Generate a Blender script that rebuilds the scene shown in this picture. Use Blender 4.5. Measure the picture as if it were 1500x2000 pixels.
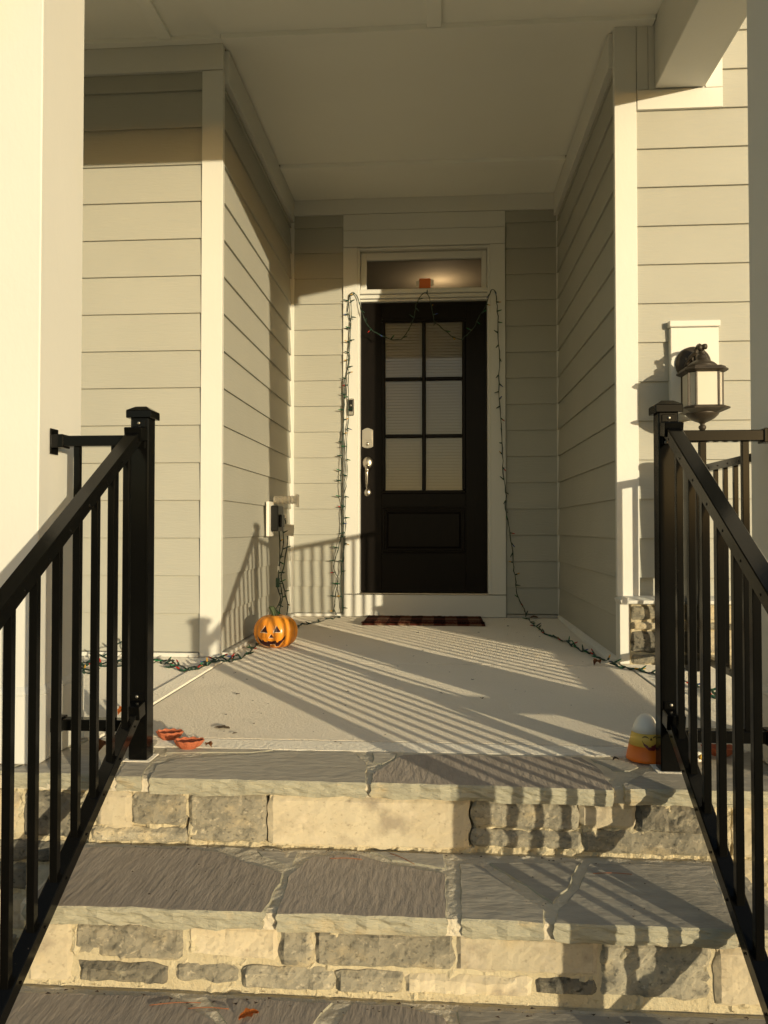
import bpy, bmesh, math, random
from mathutils import Vector, Matrix, noise, Quaternion
random.seed(11)
for o in list(bpy.data.objects): bpy.data.objects.remove(o)
S = bpy.context.scene
COL = S.collection
R = math.radians

# ------------------------------------------------------------------ camera, sky, sun, exposure
cam = bpy.data.cameras.new('camera'); cam.sensor_fit = 'VERTICAL'; cam.sensor_height = 36.0
cam.lens = 27.0; cam.clip_start = 0.02; cam.clip_end = 2000
co = bpy.data.objects.new('camera', cam); COL.objects.link(co); S.camera = co
co.location = (0, 0, 0.607)
co.rotation_euler = (math.pi/2 + 0.0213, 0, math.atan(106/1500))
SUN_AZ, SUN_EL = math.atan(0.70), R(6.0)
sdir = Vector((-math.sin(SUN_AZ)*math.cos(SUN_EL), math.cos(SUN_AZ)*math.cos(SUN_EL), -math.sin(SUN_EL)))
w = bpy.data.worlds.new('World'); S.world = w; w.use_nodes = True
nt = w.node_tree; bg = nt.nodes['Background']
sky = nt.nodes.new('ShaderNodeTexSky'); sky.sky_type = 'NISHITA'; sky.sun_disc = False
sky.sun_elevation = SUN_EL; sky.sun_rotation = math.pi - SUN_AZ; sky.air_density = 1.0; sky.dust_density = 1.2; sky.ozone_density = 0.8
nt.links.new(sky.outputs[0], bg.inputs[0]); bg.inputs[1].default_value = 0.15
sl = bpy.data.lights.new('sun', 'SUN'); sl.energy = 3.3; sl.angle = R(0.5); sl.color = (1.0, 0.85, 0.56)
so = bpy.data.objects.new('sun', sl); COL.objects.link(so); so.rotation_euler = sdir.to_track_quat('-Z', 'Y').to_euler()
so.location = (20, -30, 8)
S.view_settings.view_transform = 'Standard'; S.view_settings.look = 'None'
S.view_settings.exposure = 0.4; S.view_settings.gamma = 1.0; S.view_settings.use_curve_mapping = False
S.render.engine = 'CYCLES'; S.cycles.max_bounces = 10; S.cycles.diffuse_bounces = 6
S.cycles.transparent_max_bounces = 12

# ------------------------------------------------------------------ materials
def mat(name, col, rough=0.6, metal=0.0, var=0.0, scale=8.0, stretch=(1,1,1), bump=0.0, bscale=60.0, bstretch=None,
        col2=None, fac=0.5, spec=0.5, objvar=0.0, coat=0.0, layers=None, detail=6, drough=0.0, sheen=0.0, terr=None):
    """noise-mottled principled material in object space, offset per object"""
    m = bpy.data.materials.new(name); m.use_nodes = True
    n = m.node_tree.nodes; l = m.node_tree.links; p = n['Principled BSDF']
    p.inputs['Roughness'].default_value = rough; p.inputs['Metallic'].default_value = metal
    p.inputs['Specular IOR Level'].default_value = spec
    p.inputs['Diffuse Roughness'].default_value = drough; p.inputs['Sheen Weight'].default_value = sheen; p.inputs['Sheen Roughness'].default_value = 0.5; p.inputs['Sheen Tint'].default_value = (*[min(1, c*1.3) for c in col], 1)
    p.inputs['Coat Weight'].default_value = coat; p.inputs['Coat Roughness'].default_value = 0.15
    tc = n.new('ShaderNodeTexCoord'); oi = n.new('ShaderNodeObjectInfo')
    off = n.new('ShaderNodeVectorMath'); off.operation = 'SCALE'; off.inputs[0].default_value = (37, 17, 53)
    l.new(oi.outputs['Random'], off.inputs['Scale'])
    add = n.new('ShaderNodeVectorMath'); add.operation = 'ADD'
    l.new(tc.outputs['Object'], add.inputs[0]); l.new(off.outputs[0], add.inputs[1])
    def nz(sc, st, det=detail, ro=0.55):
        mp = n.new('ShaderNodeMapping'); mp.inputs['Scale'].default_value = st
        l.new(add.outputs[0], mp.inputs[0])
        t = n.new('ShaderNodeTexNoise'); t.inputs['Scale'].default_value = sc; t.inputs['Detail'].default_value = det
        t.inputs['Roughness'].default_value = ro
        l.new(mp.outputs[0], t.inputs['Vector']); return t
    c2 = col2 if col2 else tuple(c*(1-var) for c in col)
    t = nz(scale, stretch)
    rp = n.new('ShaderNodeMapRange'); rp.inputs[1].default_value = 0.5-0.5*fac; rp.inputs[2].default_value = 0.5+0.5*fac
    l.new(t.outputs['Fac'], rp.inputs[0])
    mx = n.new('ShaderNodeMix'); mx.data_type = 'RGBA'
    l.new(rp.outputs[0], mx.inputs['Factor']); mx.inputs['A'].default_value = (*col, 1); mx.inputs['B'].default_value = (*c2, 1)
    last = mx.outputs['Result']
    if layers:
        for (lc, lsc, lst, lo, hi) in layers:
            t2 = nz(lsc, lst); r2 = n.new('ShaderNodeMapRange'); r2.inputs[1].default_value = lo; r2.inputs[2].default_value = hi
            l.new(t2.outputs['Fac'], r2.inputs[0])
            m2 = n.new('ShaderNodeMix'); m2.data_type = 'RGBA'; l.new(r2.outputs[0], m2.inputs['Factor'])
            l.new(last, m2.inputs['A']); m2.inputs['B'].default_value = (*lc, 1); last = m2.outputs['Result']
    if objvar:
        mr = n.new('ShaderNodeMapRange'); mr.inputs[3].default_value = 1-objvar; mr.inputs[4].default_value = 1+objvar
        l.new(oi.outputs['Random'], mr.inputs[0])
        hs = n.new('ShaderNodeHueSaturation'); l.new(mr.outputs[0], hs.inputs['Value']); l.new(last, hs.inputs['Color']); last = hs.outputs[0]
    l.new(last, p.inputs['Base Color'])
    if bump:
        b1 = nz(bscale, bstretch or (1,1,1), 8, 0.6)
        b = n.new('ShaderNodeBump'); b.inputs['Strength'].default_value = 1.0; b.inputs['Distance'].default_value = bump
        hsrc = b1.outputs['Fac']
        if terr:      # split-stone terraces: stepped low-frequency noise added to the fine grain
            (tsc, tst, steps, amt) = terr
            b2 = nz(tsc, tst, 5, 0.5)
            k1 = n.new('ShaderNodeMath'); k1.operation = 'MULTIPLY'; k1.inputs[1].default_value = steps; l.new(b2.outputs['Fac'], k1.inputs[0])
            k2 = n.new('ShaderNodeMath'); k2.operation = 'FLOOR'; l.new(k1.outputs[0], k2.inputs[0])
            k3 = n.new('ShaderNodeMath'); k3.operation = 'MULTIPLY_ADD'; k3.inputs[1].default_value = amt; l.new(k2.outputs[0], k3.inputs[0]); l.new(hsrc, k3.inputs[2])
            hsrc = k3.outputs[0]
        l.new(hsrc, b.inputs['Height']); l.new(b.outputs[0], p.inputs['Normal'])
    return m

M = {}
M['siding'] = mat('siding_paint', (0.415,0.41,0.362), 0.62, var=0.10, scale=3, fac=0.8, bump=0.0016, bscale=14, bstretch=(1,9,9), objvar=0.025, spec=0.35)
M['white'] = mat('white_trim_paint', (0.68,0.675,0.635), 0.5, var=0.05, scale=2.5, bump=0.0007, bscale=14, bstretch=(4,4,2), spec=0.4,
                 layers=[((0.68,0.66,0.58),3,(1,1,1),0.55,0.80),((0.30,0.27,0.22),42,(1,1,1),0.775,0.80)])
M['ceil'] = mat('ceiling_paint', (0.91,0.905,0.85), 0.6, var=0.05, scale=1.5, bump=0.001, bscale=5, spec=0.3)
M['black'] = mat('black_powder_coat', (0.0035,0.0035,0.0033), 0.15, var=0.3, scale=20, bump=0.00003, bscale=300, spec=0.16,
                 layers=[((0.05,0.046,0.038),110,(1,1,1),0.72,0.79)])
M['screw'] = mat('screw_steel', (0.30,0.28,0.24), 0.35, metal=0.8)
M['door'] = mat('door_paint', (0.006,0.005,0.0045), 0.33, col2=(0.009,0.007,0.006), scale=10, stretch=(8,1,1), bump=0.0003, bscale=40, bstretch=(8,1,1), spec=0.09)
M['nickel'] = mat('satin_nickel', (0.55,0.50,0.43), 0.3, metal=1.0)
M['concrete'] = mat('porch_concrete', (0.73,0.665,0.555), 0.85, col2=(0.65,0.585,0.48), scale=3, fac=0.6, bump=0.0085, bscale=120, bstretch=(1.0,1.5,1), spec=0.15, drough=1.0, sheen=1.0,
                    layers=[((0.50,0.46,0.385),1.3,(1,1,1),0.60,0.85),((0.30,0.27,0.22),160,(1,1,1),0.70,0.80)])
M['concrete_smooth'] = mat('trowelled_concrete', (0.66,0.62,0.54), 0.8, col2=(0.58,0.54,0.46), scale=5, fac=0.6, bump=0.007, bscale=90, bstretch=(1,1,1), spec=0.2, drough=1.0, sheen=1.0)
M['mortar'] = mat('mortar', (0.55,0.49,0.35), 0.9, col2=(0.44,0.375,0.25), scale=14, fac=0.6, bump=0.006, bscale=70, spec=0.15,
                  layers=[((0.33,0.29,0.22),60,(1,1,1),0.62,0.72)])
fl = dict(rough=0.62, fac=0.55, spec=0.45)
M['flagA'] = mat('flagstone_umber', (0.31,0.265,0.222), col2=(0.215,0.185,0.155), scale=9, stretch=(7,1.6,1), bump=0.0045, bscale=14, bstretch=(6,1.3,2), objvar=0.08, terr=(3.0,(1.6,1,1),9,2.2), drough=0.8, sheen=0.2,
                 layers=[((0.30,0.28,0.24),30,(3,0.6,1),0.66,0.78),((0.5,0.47,0.4),130,(1,1,1),0.74,0.78)], **fl)
M['flagB'] = mat('flagstone_grey', (0.35,0.322,0.272), col2=(0.245,0.225,0.19), scale=7, stretch=(2,6,1), bump=0.0055, bscale=10, bstretch=(2,5,2), objvar=0.08, terr=(3.2,(1,1.8,1),10,2.2), drough=0.8, sheen=0.2,
                 layers=[((0.31,0.30,0.26),16,(1,3,1),0.62,0.78),((0.5,0.47,0.4),130,(1,1,1),0.74,0.78)], **fl)
M['flagedge'] = mat('flagstone_split_edge', (0.45,0.425,0.325), 0.8, col2=(0.30,0.285,0.22), scale=16, stretch=(1,1,4), fac=0.6, bump=0.010, bscale=30, bstretch=(1,1,3), spec=0.25,
                    layers=[((0.50,0.41,0.26),9,(1,1,2),0.58,0.72)])
st = dict(rough=0.85, spec=0.2, drough=0.6)
M['bed_mortar'] = mat('tread_mortar', (0.66,0.60,0.48), 0.9, col2=(0.54,0.48,0.37), scale=14, fac=0.6, bump=0.008, bscale=80, spec=0.15)
M['stone_tan'] = mat('ledge_stone_tan', (0.56,0.50,0.375), col2=(0.49,0.42,0.30), scale=9, fac=0.45, bump=0.005, bscale=34, objvar=0.10, terr=(4,(1,1,1.4),10,0.8),
                     layers=[((0.60,0.48,0.28),5,(1,1,1),0.58,0.75),((0.36,0.31,0.235),9,(1,1,1.3),0.55,0.68),((0.33,0.28,0.21),80,(1,1,1.2),0.58,0.76),((0.58,0.51,0.39),22,(1,1,1),0.56,0.74)], **st)
M['stone_grey'] = mat('ledge_stone_grey', (0.38,0.345,0.265), col2=(0.225,0.208,0.165), scale=11, fac=0.5, bump=0.008, bscale=40, objvar=0.16, terr=(7,(1.6,1,1),9,0.9),
                      layers=[((0.47,0.39,0.25),10,(1,1,1.4),0.52,0.72),((0.16,0.15,0.122),24,(1,1,2.0),0.50,0.74),((0.10,0.094,0.078),95,(1,1,1.3),0.56,0.74),((0.52,0.46,0.35),70,(1,1,1.3),0.58,0.76)], **st)
M['stone_dark'] = mat('ledge_stone_dark', (0.25,0.225,0.175), col2=(0.11,0.105,0.09), scale=14, fac=0.5, bump=0.010, bscale=48, objvar=0.1, terr=(8,(1,1,1.3),8,0.8),
                      layers=[((0.36,0.33,0.25),22,(1,1,1.4),0.54,0.72),((0.05,0.05,0.044),60,(1,1,1.2),0.52,0.68)], **st)
M['pumpkin'] = mat('pumpkin_orange', (0.84,0.34,0.035), 0.25, col2=(0.78,0.27,0.025), scale=7, spec=0.5)
M['cream'] = mat('cream_outline', (0.85,0.62,0.42), 0.4)
M['maroon'] = mat('dark_maroon_paint', (0.035,0.006,0.008), 0.4)
M['red_print'] = mat('dark_red_paint', (0.13,0.006,0.010), 0.4)
M['stem'] = mat('dark_green_stem', (0.035,0.055,0.022), 0.5, col2=(0.07,0.09,0.03), scale=40, stretch=(4,4,1))
M['cc_white'] = mat('candy_white', (0.82,0.78,0.71), 0.45); M['cc_yellow'] = mat('candy_yellow', (0.78,0.52,0.10), 0.45); M['cc_orange'] = mat('candy_orange', (0.75,0.17,0.010), 0.45)
M['clay'] = mat('terracotta', (0.46,0.135,0.062), 0.75, col2=(0.36,0.095,0.04), scale=30, bump=0.002, bscale=120)
M['wire'] = mat('green_wire', (0.012,0.03,0.018), 0.4, objvar=0.3); M['socket'] = mat('green_socket', (0.010,0.045,0.028), 0.4)
M['bulb_g'] = mat('green_bulb', (0.02,0.16,0.06), 0.15); M['bulb_r'] = mat('red_bulb', (0.35,0.02,0.012), 0.15)
M['bulb_y'] = mat('yellow_bulb', (0.55,0.30,0.04), 0.15); M['bulb_b'] = mat('blue_bulb', (0.03,0.06,0.22), 0.15)
M['bronze'] = mat('weathered_bronze', (0.028,0.021,0.015), 0.5, metal=0.25, col2=(0.060,0.047,0.033), scale=25, fac=0.5, bump=0.0008, bscale=120)
M['frost'] = mat('frosted_glass', (0.56,0.52,0.44), 0.35, var=0.10, scale=6)
M['plastic_w'] = mat('white_plastic', (0.78,0.75,0.68), 0.4); M['plastic_b'] = mat('black_plastic', (0.010,0.010,0.009), 0.4, spec=0.25)
M['leaf'] = mat('dry_leaf', (0.16,0.06,0.02), 0.7, col2=(0.24,0.10,0.03), scale=60, objvar=0.3)
M['leaf_pale'] = mat('pale_debris', (0.22,0.165,0.11), 0.8)
M['leaf_or'] = mat('orange_leaf', (0.55,0.17,0.03), 0.6); M['needle'] = mat('pine_needle', (0.24,0.08,0.03), 0.6, objvar=0.2)
M['twig'] = mat('dark_debris', (0.05,0.03,0.02), 0.8, objvar=0.3)
M['ground'] = mat('lawn', (0.25,0.21,0.12), 0.95, col2=(0.20,0.18,0.09), scale=2, bump=0.02, bscale=40, spec=0.1)
M['mulch'] = mat('mulch', (0.05,0.03,0.018), 0.95, col2=(0.10,0.06,0.035), scale=50, bump=0.02, bscale=90, spec=0.1)
M['wood'] = mat('added_treeline_foliage', (0.045,0.05,0.025), 0.95, col2=(0.09,0.06,0.03), scale=0.5, bump=0.5, bscale=1.5, spec=0.1)  # dark foliage of the unseen treeline added to deepen reflections
M['walk'] = mat('walk_concrete', (0.55,0.51,0.43), 0.9, var=0.15, scale=3, bump=0.003, bscale=60)
M['hall'] = mat('hall_paint', (0.42,0.38,0.30), 0.8, var=0.04); M['blind'] = mat('blind_slat', (0.50,0.49,0.45), 0.6)
M['caulk'] = mat('grey_caulk', (0.42,0.40,0.36), 0.7)
M['orange_box'] = mat('orange_card', (0.65,0.16,0.03), 0.5)
M['roof'] = mat('roof_shingle', (0.07,0.065,0.06), 0.9)

def glassmat():
    m = bpy.data.materials.new('window_glass'); m.use_nodes = True
    n = m.node_tree.nodes; l = m.node_tree.links; n.remove(n['Principled BSDF'])
    t = n.new('ShaderNodeBsdfTransparent'); t.inputs[0].default_value = (0.88,0.87,0.86,1)
    g = n.new('ShaderNodeBsdfGlossy'); g.inputs['Roughness'].default_value = 0.02
    f = n.new('ShaderNodeFresnel'); f.inputs['IOR'].default_value = 1.42
    x = n.new('ShaderNodeMixShader'); l.new(f.outputs[0], x.inputs[0]); l.new(t.outputs[0], x.inputs[1]); l.new(g.outputs[0], x.inputs[2])
    l.new(x.outputs[0], n['Material Output'].inputs[0]); return m
M['glass'] = glassmat()
def emis(name, c, s):
    m = bpy.data.materials.new(name); m.use_nodes = True; n = m.node_tree.nodes
    p = n['Principled BSDF']; p.inputs['Emission Color'].default_value = (*c, 1); p.inputs['Emission Strength'].default_value = s; return m
M['lamp_on'] = emis('lit_lamp', (1.0,0.72,0.40), 6.0)
def clearplastic():
    m = bpy.data.materials.new('clear_plastic'); m.use_nodes = True; n = m.node_tree.nodes; l = m.node_tree.links
    p = n['Principled BSDF']; p.inputs['Base Color'].default_value = (0.80,0.75,0.64,1); p.inputs['Roughness'].default_value = 0.25
    t = n.new('ShaderNodeBsdfTransparent'); x = n.new('ShaderNodeMixShader'); x.inputs[0].default_value = 0.62
    l.new(t.outputs[0], x.inputs[1]); l.new(p.outputs[0], x.inputs[2]); l.new(x.outputs[0], n['Material Output'].inputs[0]); return m
M['clear'] = clearplastic()
def plaid():
    m = bpy.data.materials.new('buffalo_plaid'); m.use_nodes = True; n = m.node_tree.nodes; l = m.node_tree.links
    p = n['Principled BSDF']; p.inputs['Roughness'].default_value = 0.95; p.inputs['Specular IOR Level'].default_value = 0.1
    tc = n.new('ShaderNodeTexCoord'); sp = n.new('ShaderNodeSeparateXYZ'); l.new(tc.outputs['Object'], sp.inputs[0])
    def stripe(out, per, ph):
        a = n.new('ShaderNodeMath'); a.operation = 'MULTIPLY_ADD'; a.inputs[1].default_value = 1/per; a.inputs[2].default_value = ph; l.new(out, a.inputs[0])
        b = n.new('ShaderNodeMath'); b.operation = 'FRACT'; l.new(a.outputs[0], b.inputs[0])
        c = n.new('ShaderNodeMath'); c.operation = 'GREATER_THAN'; c.inputs[1].default_value = 0.5; l.new(b.outputs[0], c.inputs[0]); return c.outputs[0]
    a = stripe(sp.outputs['X'], 0.148, 0.05); b = stripe(sp.outputs['Y'], 0.20, 0.1)
    s = n.new('ShaderNodeMath'); s.operation = 'ADD'; l.new(a, s.inputs[0]); l.new(b, s.inputs[1])
    r = n.new('ShaderNodeMapRange'); r.inputs[2].default_value = 2; l.new(s.outputs[0], r.inputs[0])
    cr = n.new('ShaderNodeValToRGB'); cr.color_ramp.interpolation = 'CONSTANT'
    e = cr.color_ramp.elements; e[0].position = 0; e[0].color = (0.26,0.15,0.095,1); e[1].position = 0.34; e[1].color = (0.12,0.035,0.022,1)
    z = e.new(0.8); z.color = (0.022,0.010,0.008,1)
    l.new(r.outputs[0], cr.inputs[0])
    t = n.new('ShaderNodeTexNoise'); t.inputs['Scale'].default_value = 220; l.new(tc.outputs['Object'], t.inputs[0])
    mm = n.new('ShaderNodeMix'); mm.data_type = 'RGBA'; mm.blend_type = 'MULTIPLY'; mm.inputs['Factor'].default_value = 0.6
    l.new(cr.outputs[0], mm.inputs['A']); l.new(t.outputs['Fac'], mm.inputs['B'])
    l.new(mm.outputs['Result'], p.inputs['Base Color'])
    bb = n.new('ShaderNodeBump'); bb.inputs['Distance'].default_value = 0.006; l.new(t.outputs['Fac'], bb.inputs['Height']); l.new(bb.outputs[0], p.inputs['Normal'])
    return m
M['plaid'] = plaid()
def band_text(): return None

# ------------------------------------------------------------------ builders
WL = {}
def thing(name, label=None, cat=None, loc=(0,0,0), group=None, kind=None):
    o = bpy.data.objects.new(name, None); COL.objects.link(o); o.location = loc; o.empty_display_size = 0.05
    WL[o] = Vector(loc); tag(o, label, cat, group, kind); return o
def tag(o, label=None, cat=None, group=None, kind=None):
    if label: o['label'] = label
    if cat: o['category'] = cat
    if group: o['group'] = group
    if kind: o['kind'] = kind
    return o
def finish(bm, name, m, parent=None, smooth=False, kind=None, label=None):
    """world-space bmesh -> ONE object whose origin is its bounding-box centre"""
    bmesh.ops.recalc_face_normals(bm, faces=bm.faces)
    vs = [v.co for v in bm.verts]
    lo = Vector((min(v.x for v in vs), min(v.y for v in vs), min(v.z for v in vs)))
    hi = Vector((max(v.x for v in vs), max(v.y for v in vs), max(v.z for v in vs)))
    c = (lo+hi)/2
    for v in bm.verts: v.co -= c
    me = bpy.data.meshes.new(name); bm.to_mesh(me); bm.free()
    ms = m if isinstance(m, (list, tuple)) else [m]
    for x in ms: me.materials.append(M[x])
    if smooth: me.polygons.foreach_set('use_smooth', [True]*len(me.polygons))
    o = bpy.data.objects.new(name, me); COL.objects.link(o)
    WL[o] = c; place(o, c, parent)
    tag(o, label=label, kind=kind)
    return o
def place(o, c, parent):
    if parent is not None:
        o.parent = parent; o.location = Vector(c) - WL[parent]
    else: o.location = c
    WL[o] = Vector(c)
def clone(o, c, parent=None, rot=None):
    n = o.copy(); COL.objects.link(n); n.parent = None; place(n, c, parent)
    if rot is not None: n.rotation_euler = rot
    return n
def B(): return bmesh.new()
def box(bm, x0, x1, y0, y1, z0, z1, bev=0.0, mi=0, mtx=None):
    r = bmesh.ops.create_cube(bm, size=1.0); vs = r['verts']
    for v in vs: v.co = Vector(((x0+x1)/2+v.co.x*(x1-x0), (y0+y1)/2+v.co.y*(y1-y0), (z0+z1)/2+v.co.z*(z1-z0)))
    fs = set(f for v in vs for f in v.link_faces)
    if bev:
        es = set(e for v in vs for e in v.link_edges)
        rr = bmesh.ops.bevel(bm, geom=list(es), offset=bev, segments=1, affect='EDGES', profile=0.5)
        fs = set(rr['faces']) | set(f for f in fs if f.is_valid)
        vs = list(set(v for f in fs for v in f.verts))
    for f in fs: f.material_index = mi
    if mtx is not None:
        for v in vs: v.co = mtx @ v.co
    return vs
def bx(name, m, parent, x0, x1, y0, y1, z0, z1, bev=0.0, **k):
    bm = B(); box(bm, x0, x1, y0, y1, z0, z1, bev); return finish(bm, name, m, parent, **k)
def lathe(bm, prof, c, seg=24, axis='Z', mi=0, closed=True):
    """prof: list of (radius, height); revolve about axis through c"""
    rings = []
    c = Vector(c)
    for (r, h) in prof:
        ring = []
        for i in range(seg):
            a = 2*math.pi*i/seg
            if axis == 'Z': p = Vector((r*math.cos(a), r*math.sin(a), h))
            elif axis == 'Y': p = Vector((r*math.cos(a), -h, r*math.sin(a)))   # height points to -Y
            else: p = Vector((h, r*math.cos(a), r*math.sin(a)))
            ring.append(bm.verts.new(c+p))
        rings.append(ring)
    for a, b in zip(rings, rings[1:]):
        for i in range(seg):
            f = bm.faces.new((a[i], a[(i+1) % seg], b[(i+1) % seg], b[i])); f.material_index = mi
    if closed:
        for rg in (rings[0], rings[-1]):
            f = bm.faces.new(rg); f.material_index = mi
    return rings
def tube(bm, pts, r, seg=6, mi=0, r2=None):
    pts = [Vector(p) for p in pts]; n = len(pts); rings = []
    up = Vector((0, 0, 1))
    for i, p in enumerate(pts):
        d = (pts[min(i+1, n-1)] - pts[max(i-1, 0)])
        if d.length < 1e-9: d = Vector((0,0,1))
        d.normalize()
        u = d.cross(up)
        if u.length < 0.1: u = d.cross(Vector((0, 1, 0)))
        u.normalize(); v = d.cross(u).normalized()
        rr = r if r2 is None else r + (r2-r)*i/(n-1)
        rings.append([bm.verts.new(p + rr*(math.cos(2*math.pi*k/seg)*u + math.sin(2*math.pi*k/seg)*v)) for k in range(seg)])
    for a, b in zip(rings, rings[1:]):
        for k in range(seg):
            f = bm.faces.new((a[k], a[(k+1) % seg], b[(k+1) % seg], b[k])); f.material_index = mi
    bm.faces.new(rings[0]); bm.faces.new(rings[-1])
def smoothpath(pts, k=4, wob=0.0, seed=0):
    pts = [Vector(p) for p in pts]; out = []
    n = len(pts)
    for i in range(n-1):
        p0, p1, p2, p3 = pts[max(i-1, 0)], pts[i], pts[i+1], pts[min(i+2, n-1)]
        for j in range(k):
            t = j/k
            q = 0.5*((2*p1)+(-p0+p2)*t+(2*p0-5*p1+4*p2-p3)*t*t+(-p0+3*p1-3*p2+p3)*t*t*t)
            if wob and 0 < len(out): q = q + wob*noise.noise_vector(q*35+Vector((seed, 0, 0)))
            out.append(q)
    out.append(pts[-1]); return out
def prism(bm, poly, axis, a, b, mi=0):
    """extrude 2-D poly along axis from a to b. axis 'X': poly=(y,z), 'Y': (x,z), 'Z': (x,y)"""
    def P(p, t): return {'X': (t, p[0], p[1]), 'Y': (p[0], t, p[1]), 'Z': (p[0], p[1], t)}[axis]
    v0 = [bm.verts.new(P(p, a)) for p in poly]; v1 = [bm.verts.new(P(p, b)) for p in poly]
    n = len(poly); fs = [bm.faces.new(v0), bm.faces.new(list(reversed(v1)))]
    for i in range(n): fs.append(bm.faces.new((v0[i], v0[(i+1) % n], v1[(i+1) % n], v1[i])))
    for f in fs: f.material_index = mi
    return v0+v1

# ------------------------------------------------------------------ the setting: ground, walk
g = bx('ground', 'ground', None, -300, 300, -300, 300, -1.2, -0.85); tag(g, kind='structure')
wk = thing('path', kind='structure')
for i in range(5): bx('concrete_slab', 'walk', wk, -1.1, 0.95, -0.62-i*1.25, 0.60-i*1.25, -0.86, -0.83, bev=0.006)
bm = B(); box(bm, -4.0, -0.88, -0.6, 1.9, -0.86, -0.82); box(bm, 0.70, 4.0, -0.6, 1.9, -0.86, -0.82)
tag(finish(bm, 'planting_bed', 'mulch'), kind='structure')

bm = B(); rr = random.Random(77); prev = None       # unseen treeline added behind the camera to darken the horizon in reflections
for i in range(181):
    a = R(165 + 210*i/180); h = 3.6 + 1.5*noise.noise(Vector((i*0.21, 0, 0))) + 0.8*noise.noise(Vector((i*0.9, 3, 0))); rad = 78 + 6*noise.noise(Vector((i*0.3, 7, 0)))
    cs, sn = math.cos(a), math.sin(a)
    cur = [bm.verts.new((cs*(rad-k2), sn*(rad-k2), z_)) for (k2, z_) in ((0,-0.9),(1.5,-0.9+h*0.45),(0.5,-0.9+h*0.8),(-2,-0.9+h),(-9,-0.9+h*0.9),(-10,-0.9))]
    if prev:
        for k2 in range(5): bm.faces.new((prev[k2], cur[k2], cur[k2+1], prev[k2+1]))
    prev = cur
tag(finish(bm, 'added_treeline', 'wood'), kind='structure')

# ------------------------------------------------------------------ house walls
EXP = 0.1783; Z0 = 0.027
def lapboard_mesh(name, length, h=EXP+0.018):
    bm = B()
    pr = [(-0.0160, 0.0), (-0.0170, 0.0015), (-0.0045, h), (0.004, h), (-0.004, 0.0)]   # (y, z) profile, face to -Y
    prism(bm, pr, 'X', 0, length)
    bmesh.ops.recalc_face_normals(bm, faces=bm.faces)
    me = bpy.data.meshes.new(name); bm.to_mesh(me); bm.free(); me.materials.append(M['siding']); return me
def siding(parent, org, ang, length, k0, k1, ztop, seed=0):
    """courses k0..k1; org=(x,y) of the run's left end, ang = heading of the run about Z"""
    rnd = random.Random(seed); full = lapboard_mesh('siding_board', length); 
    for k in range(k0, k1):
        zb = Z0+EXP*k; me = full
        if zb + EXP+0.018 > ztop: me = lapboard_mesh('siding_board', length, max(0.02, ztop-zb))
        o = bpy.data.objects.new('siding_board', me); COL.objects.link(o)
        o.rotation_euler = (0, 0, ang); place(o, Vector((org[0], org[1], zb+rnd.uniform(-0.0008, 0.0008))), parent)
YF = 3.57; YB = 5.28; XL = -1.02; XR = 0.81
# left front wall
t = thing('house_wall', 'sunlit beige lap siding wall left of the entry, between the left column and its corner board', 'wall', (-2.0, YF, 0))
bx('wall_core', 'siding', t, -4.5, XL-0.030, YF+0.012, 6.8, -0.85, 3.6)
siding(t, (-2.7, YF), 0, 2.7-1.12, 0, 17, 2.80, 1)
bx('corner_board', 'white', t, -1.12, -1.018, YF-0.022, YF+0.010, 0.004, 2.790, bev=0.002)
bx('frieze_board', 'white', t, -2.7, -1.018, YF-0.024, YF+0.010, 2.793, 2.93, bev=0.002)
bx('base_flashing', 'white', t, -2.7, -1.125, YF-0.028, YF+0.010, 0.002, 0.022, bev=0.002)
# left alcove wall
t = thing('house_wall', 'beige lap siding side wall of the entry recess behind the pumpkin, striped by railing shadows', 'wall', (XL, 4.4, 0))
siding(t, (XL-0.014, YF+0.013), math.pi/2, 5.258-YF-0.013, 0, 16, 2.75, 2)
bx('frieze_board', 'white', t, XL-0.018, XL+0.020, YF+0.012, YB-0.005, 2.742, 2.903, bev=0.002)
bx('base_flashing', 'white', t, XL-0.018, XL+0.030, YF+0.012, YB-0.02, 0.002, 0.020, bev=0.002)
bx('inner_corner_trim', 'white', t, XL-0.016, XL+0.020, YB-0.022, YB, 0.021, 2.740, bev=0.002)
# right alcove wall
t = thing('house_wall', 'shaded lap siding side wall at the right of the front door, with white corner trim', 'wall', (XR, 4.4, 0))
bx('wall_core', 'siding', t, XR+0.030, 5.0, YF+0.012, 6.8, -0.85, 3.9)
siding(t, (XR+0.014, 5.258), -math.pi/2, 5.258-YF-0.013, 0, 16, 2.75, 3)
bx('frieze_board', 'white', t, XR-0.020, XR+0.028, YF+0.012, YB-0.005, 2.742, 2.903, bev=0.002)
bx('inner_corner_trim', 'white', t, XR-0.005, XR+0.028, YB-0.022, YB, 0.021, 2.740, bev=0.002)
bm = B()
vs = [bm.verts.new(v) for v in [(0.752,YF-0.05,0.001),(0.80,5.27,0.001),(0.812,5.27,0.001),(0.812,YF-0.05,0.001),
                                (0.757,YF-0.05,0.014),(0.803,5.27,0.014),(0.812,5.27,0.026),(0.812,YF-0.05,0.026)]]
for f in [(0,1,2,3),(4,5,6,7),(0,1,5,4),(1,2,6,5),(2,3,7,6),(3,0,4,7)]: bm.faces.new([vs[i] for i in f])
finish(bm, 'base_ledge', 'concrete_smooth', t)
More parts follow.
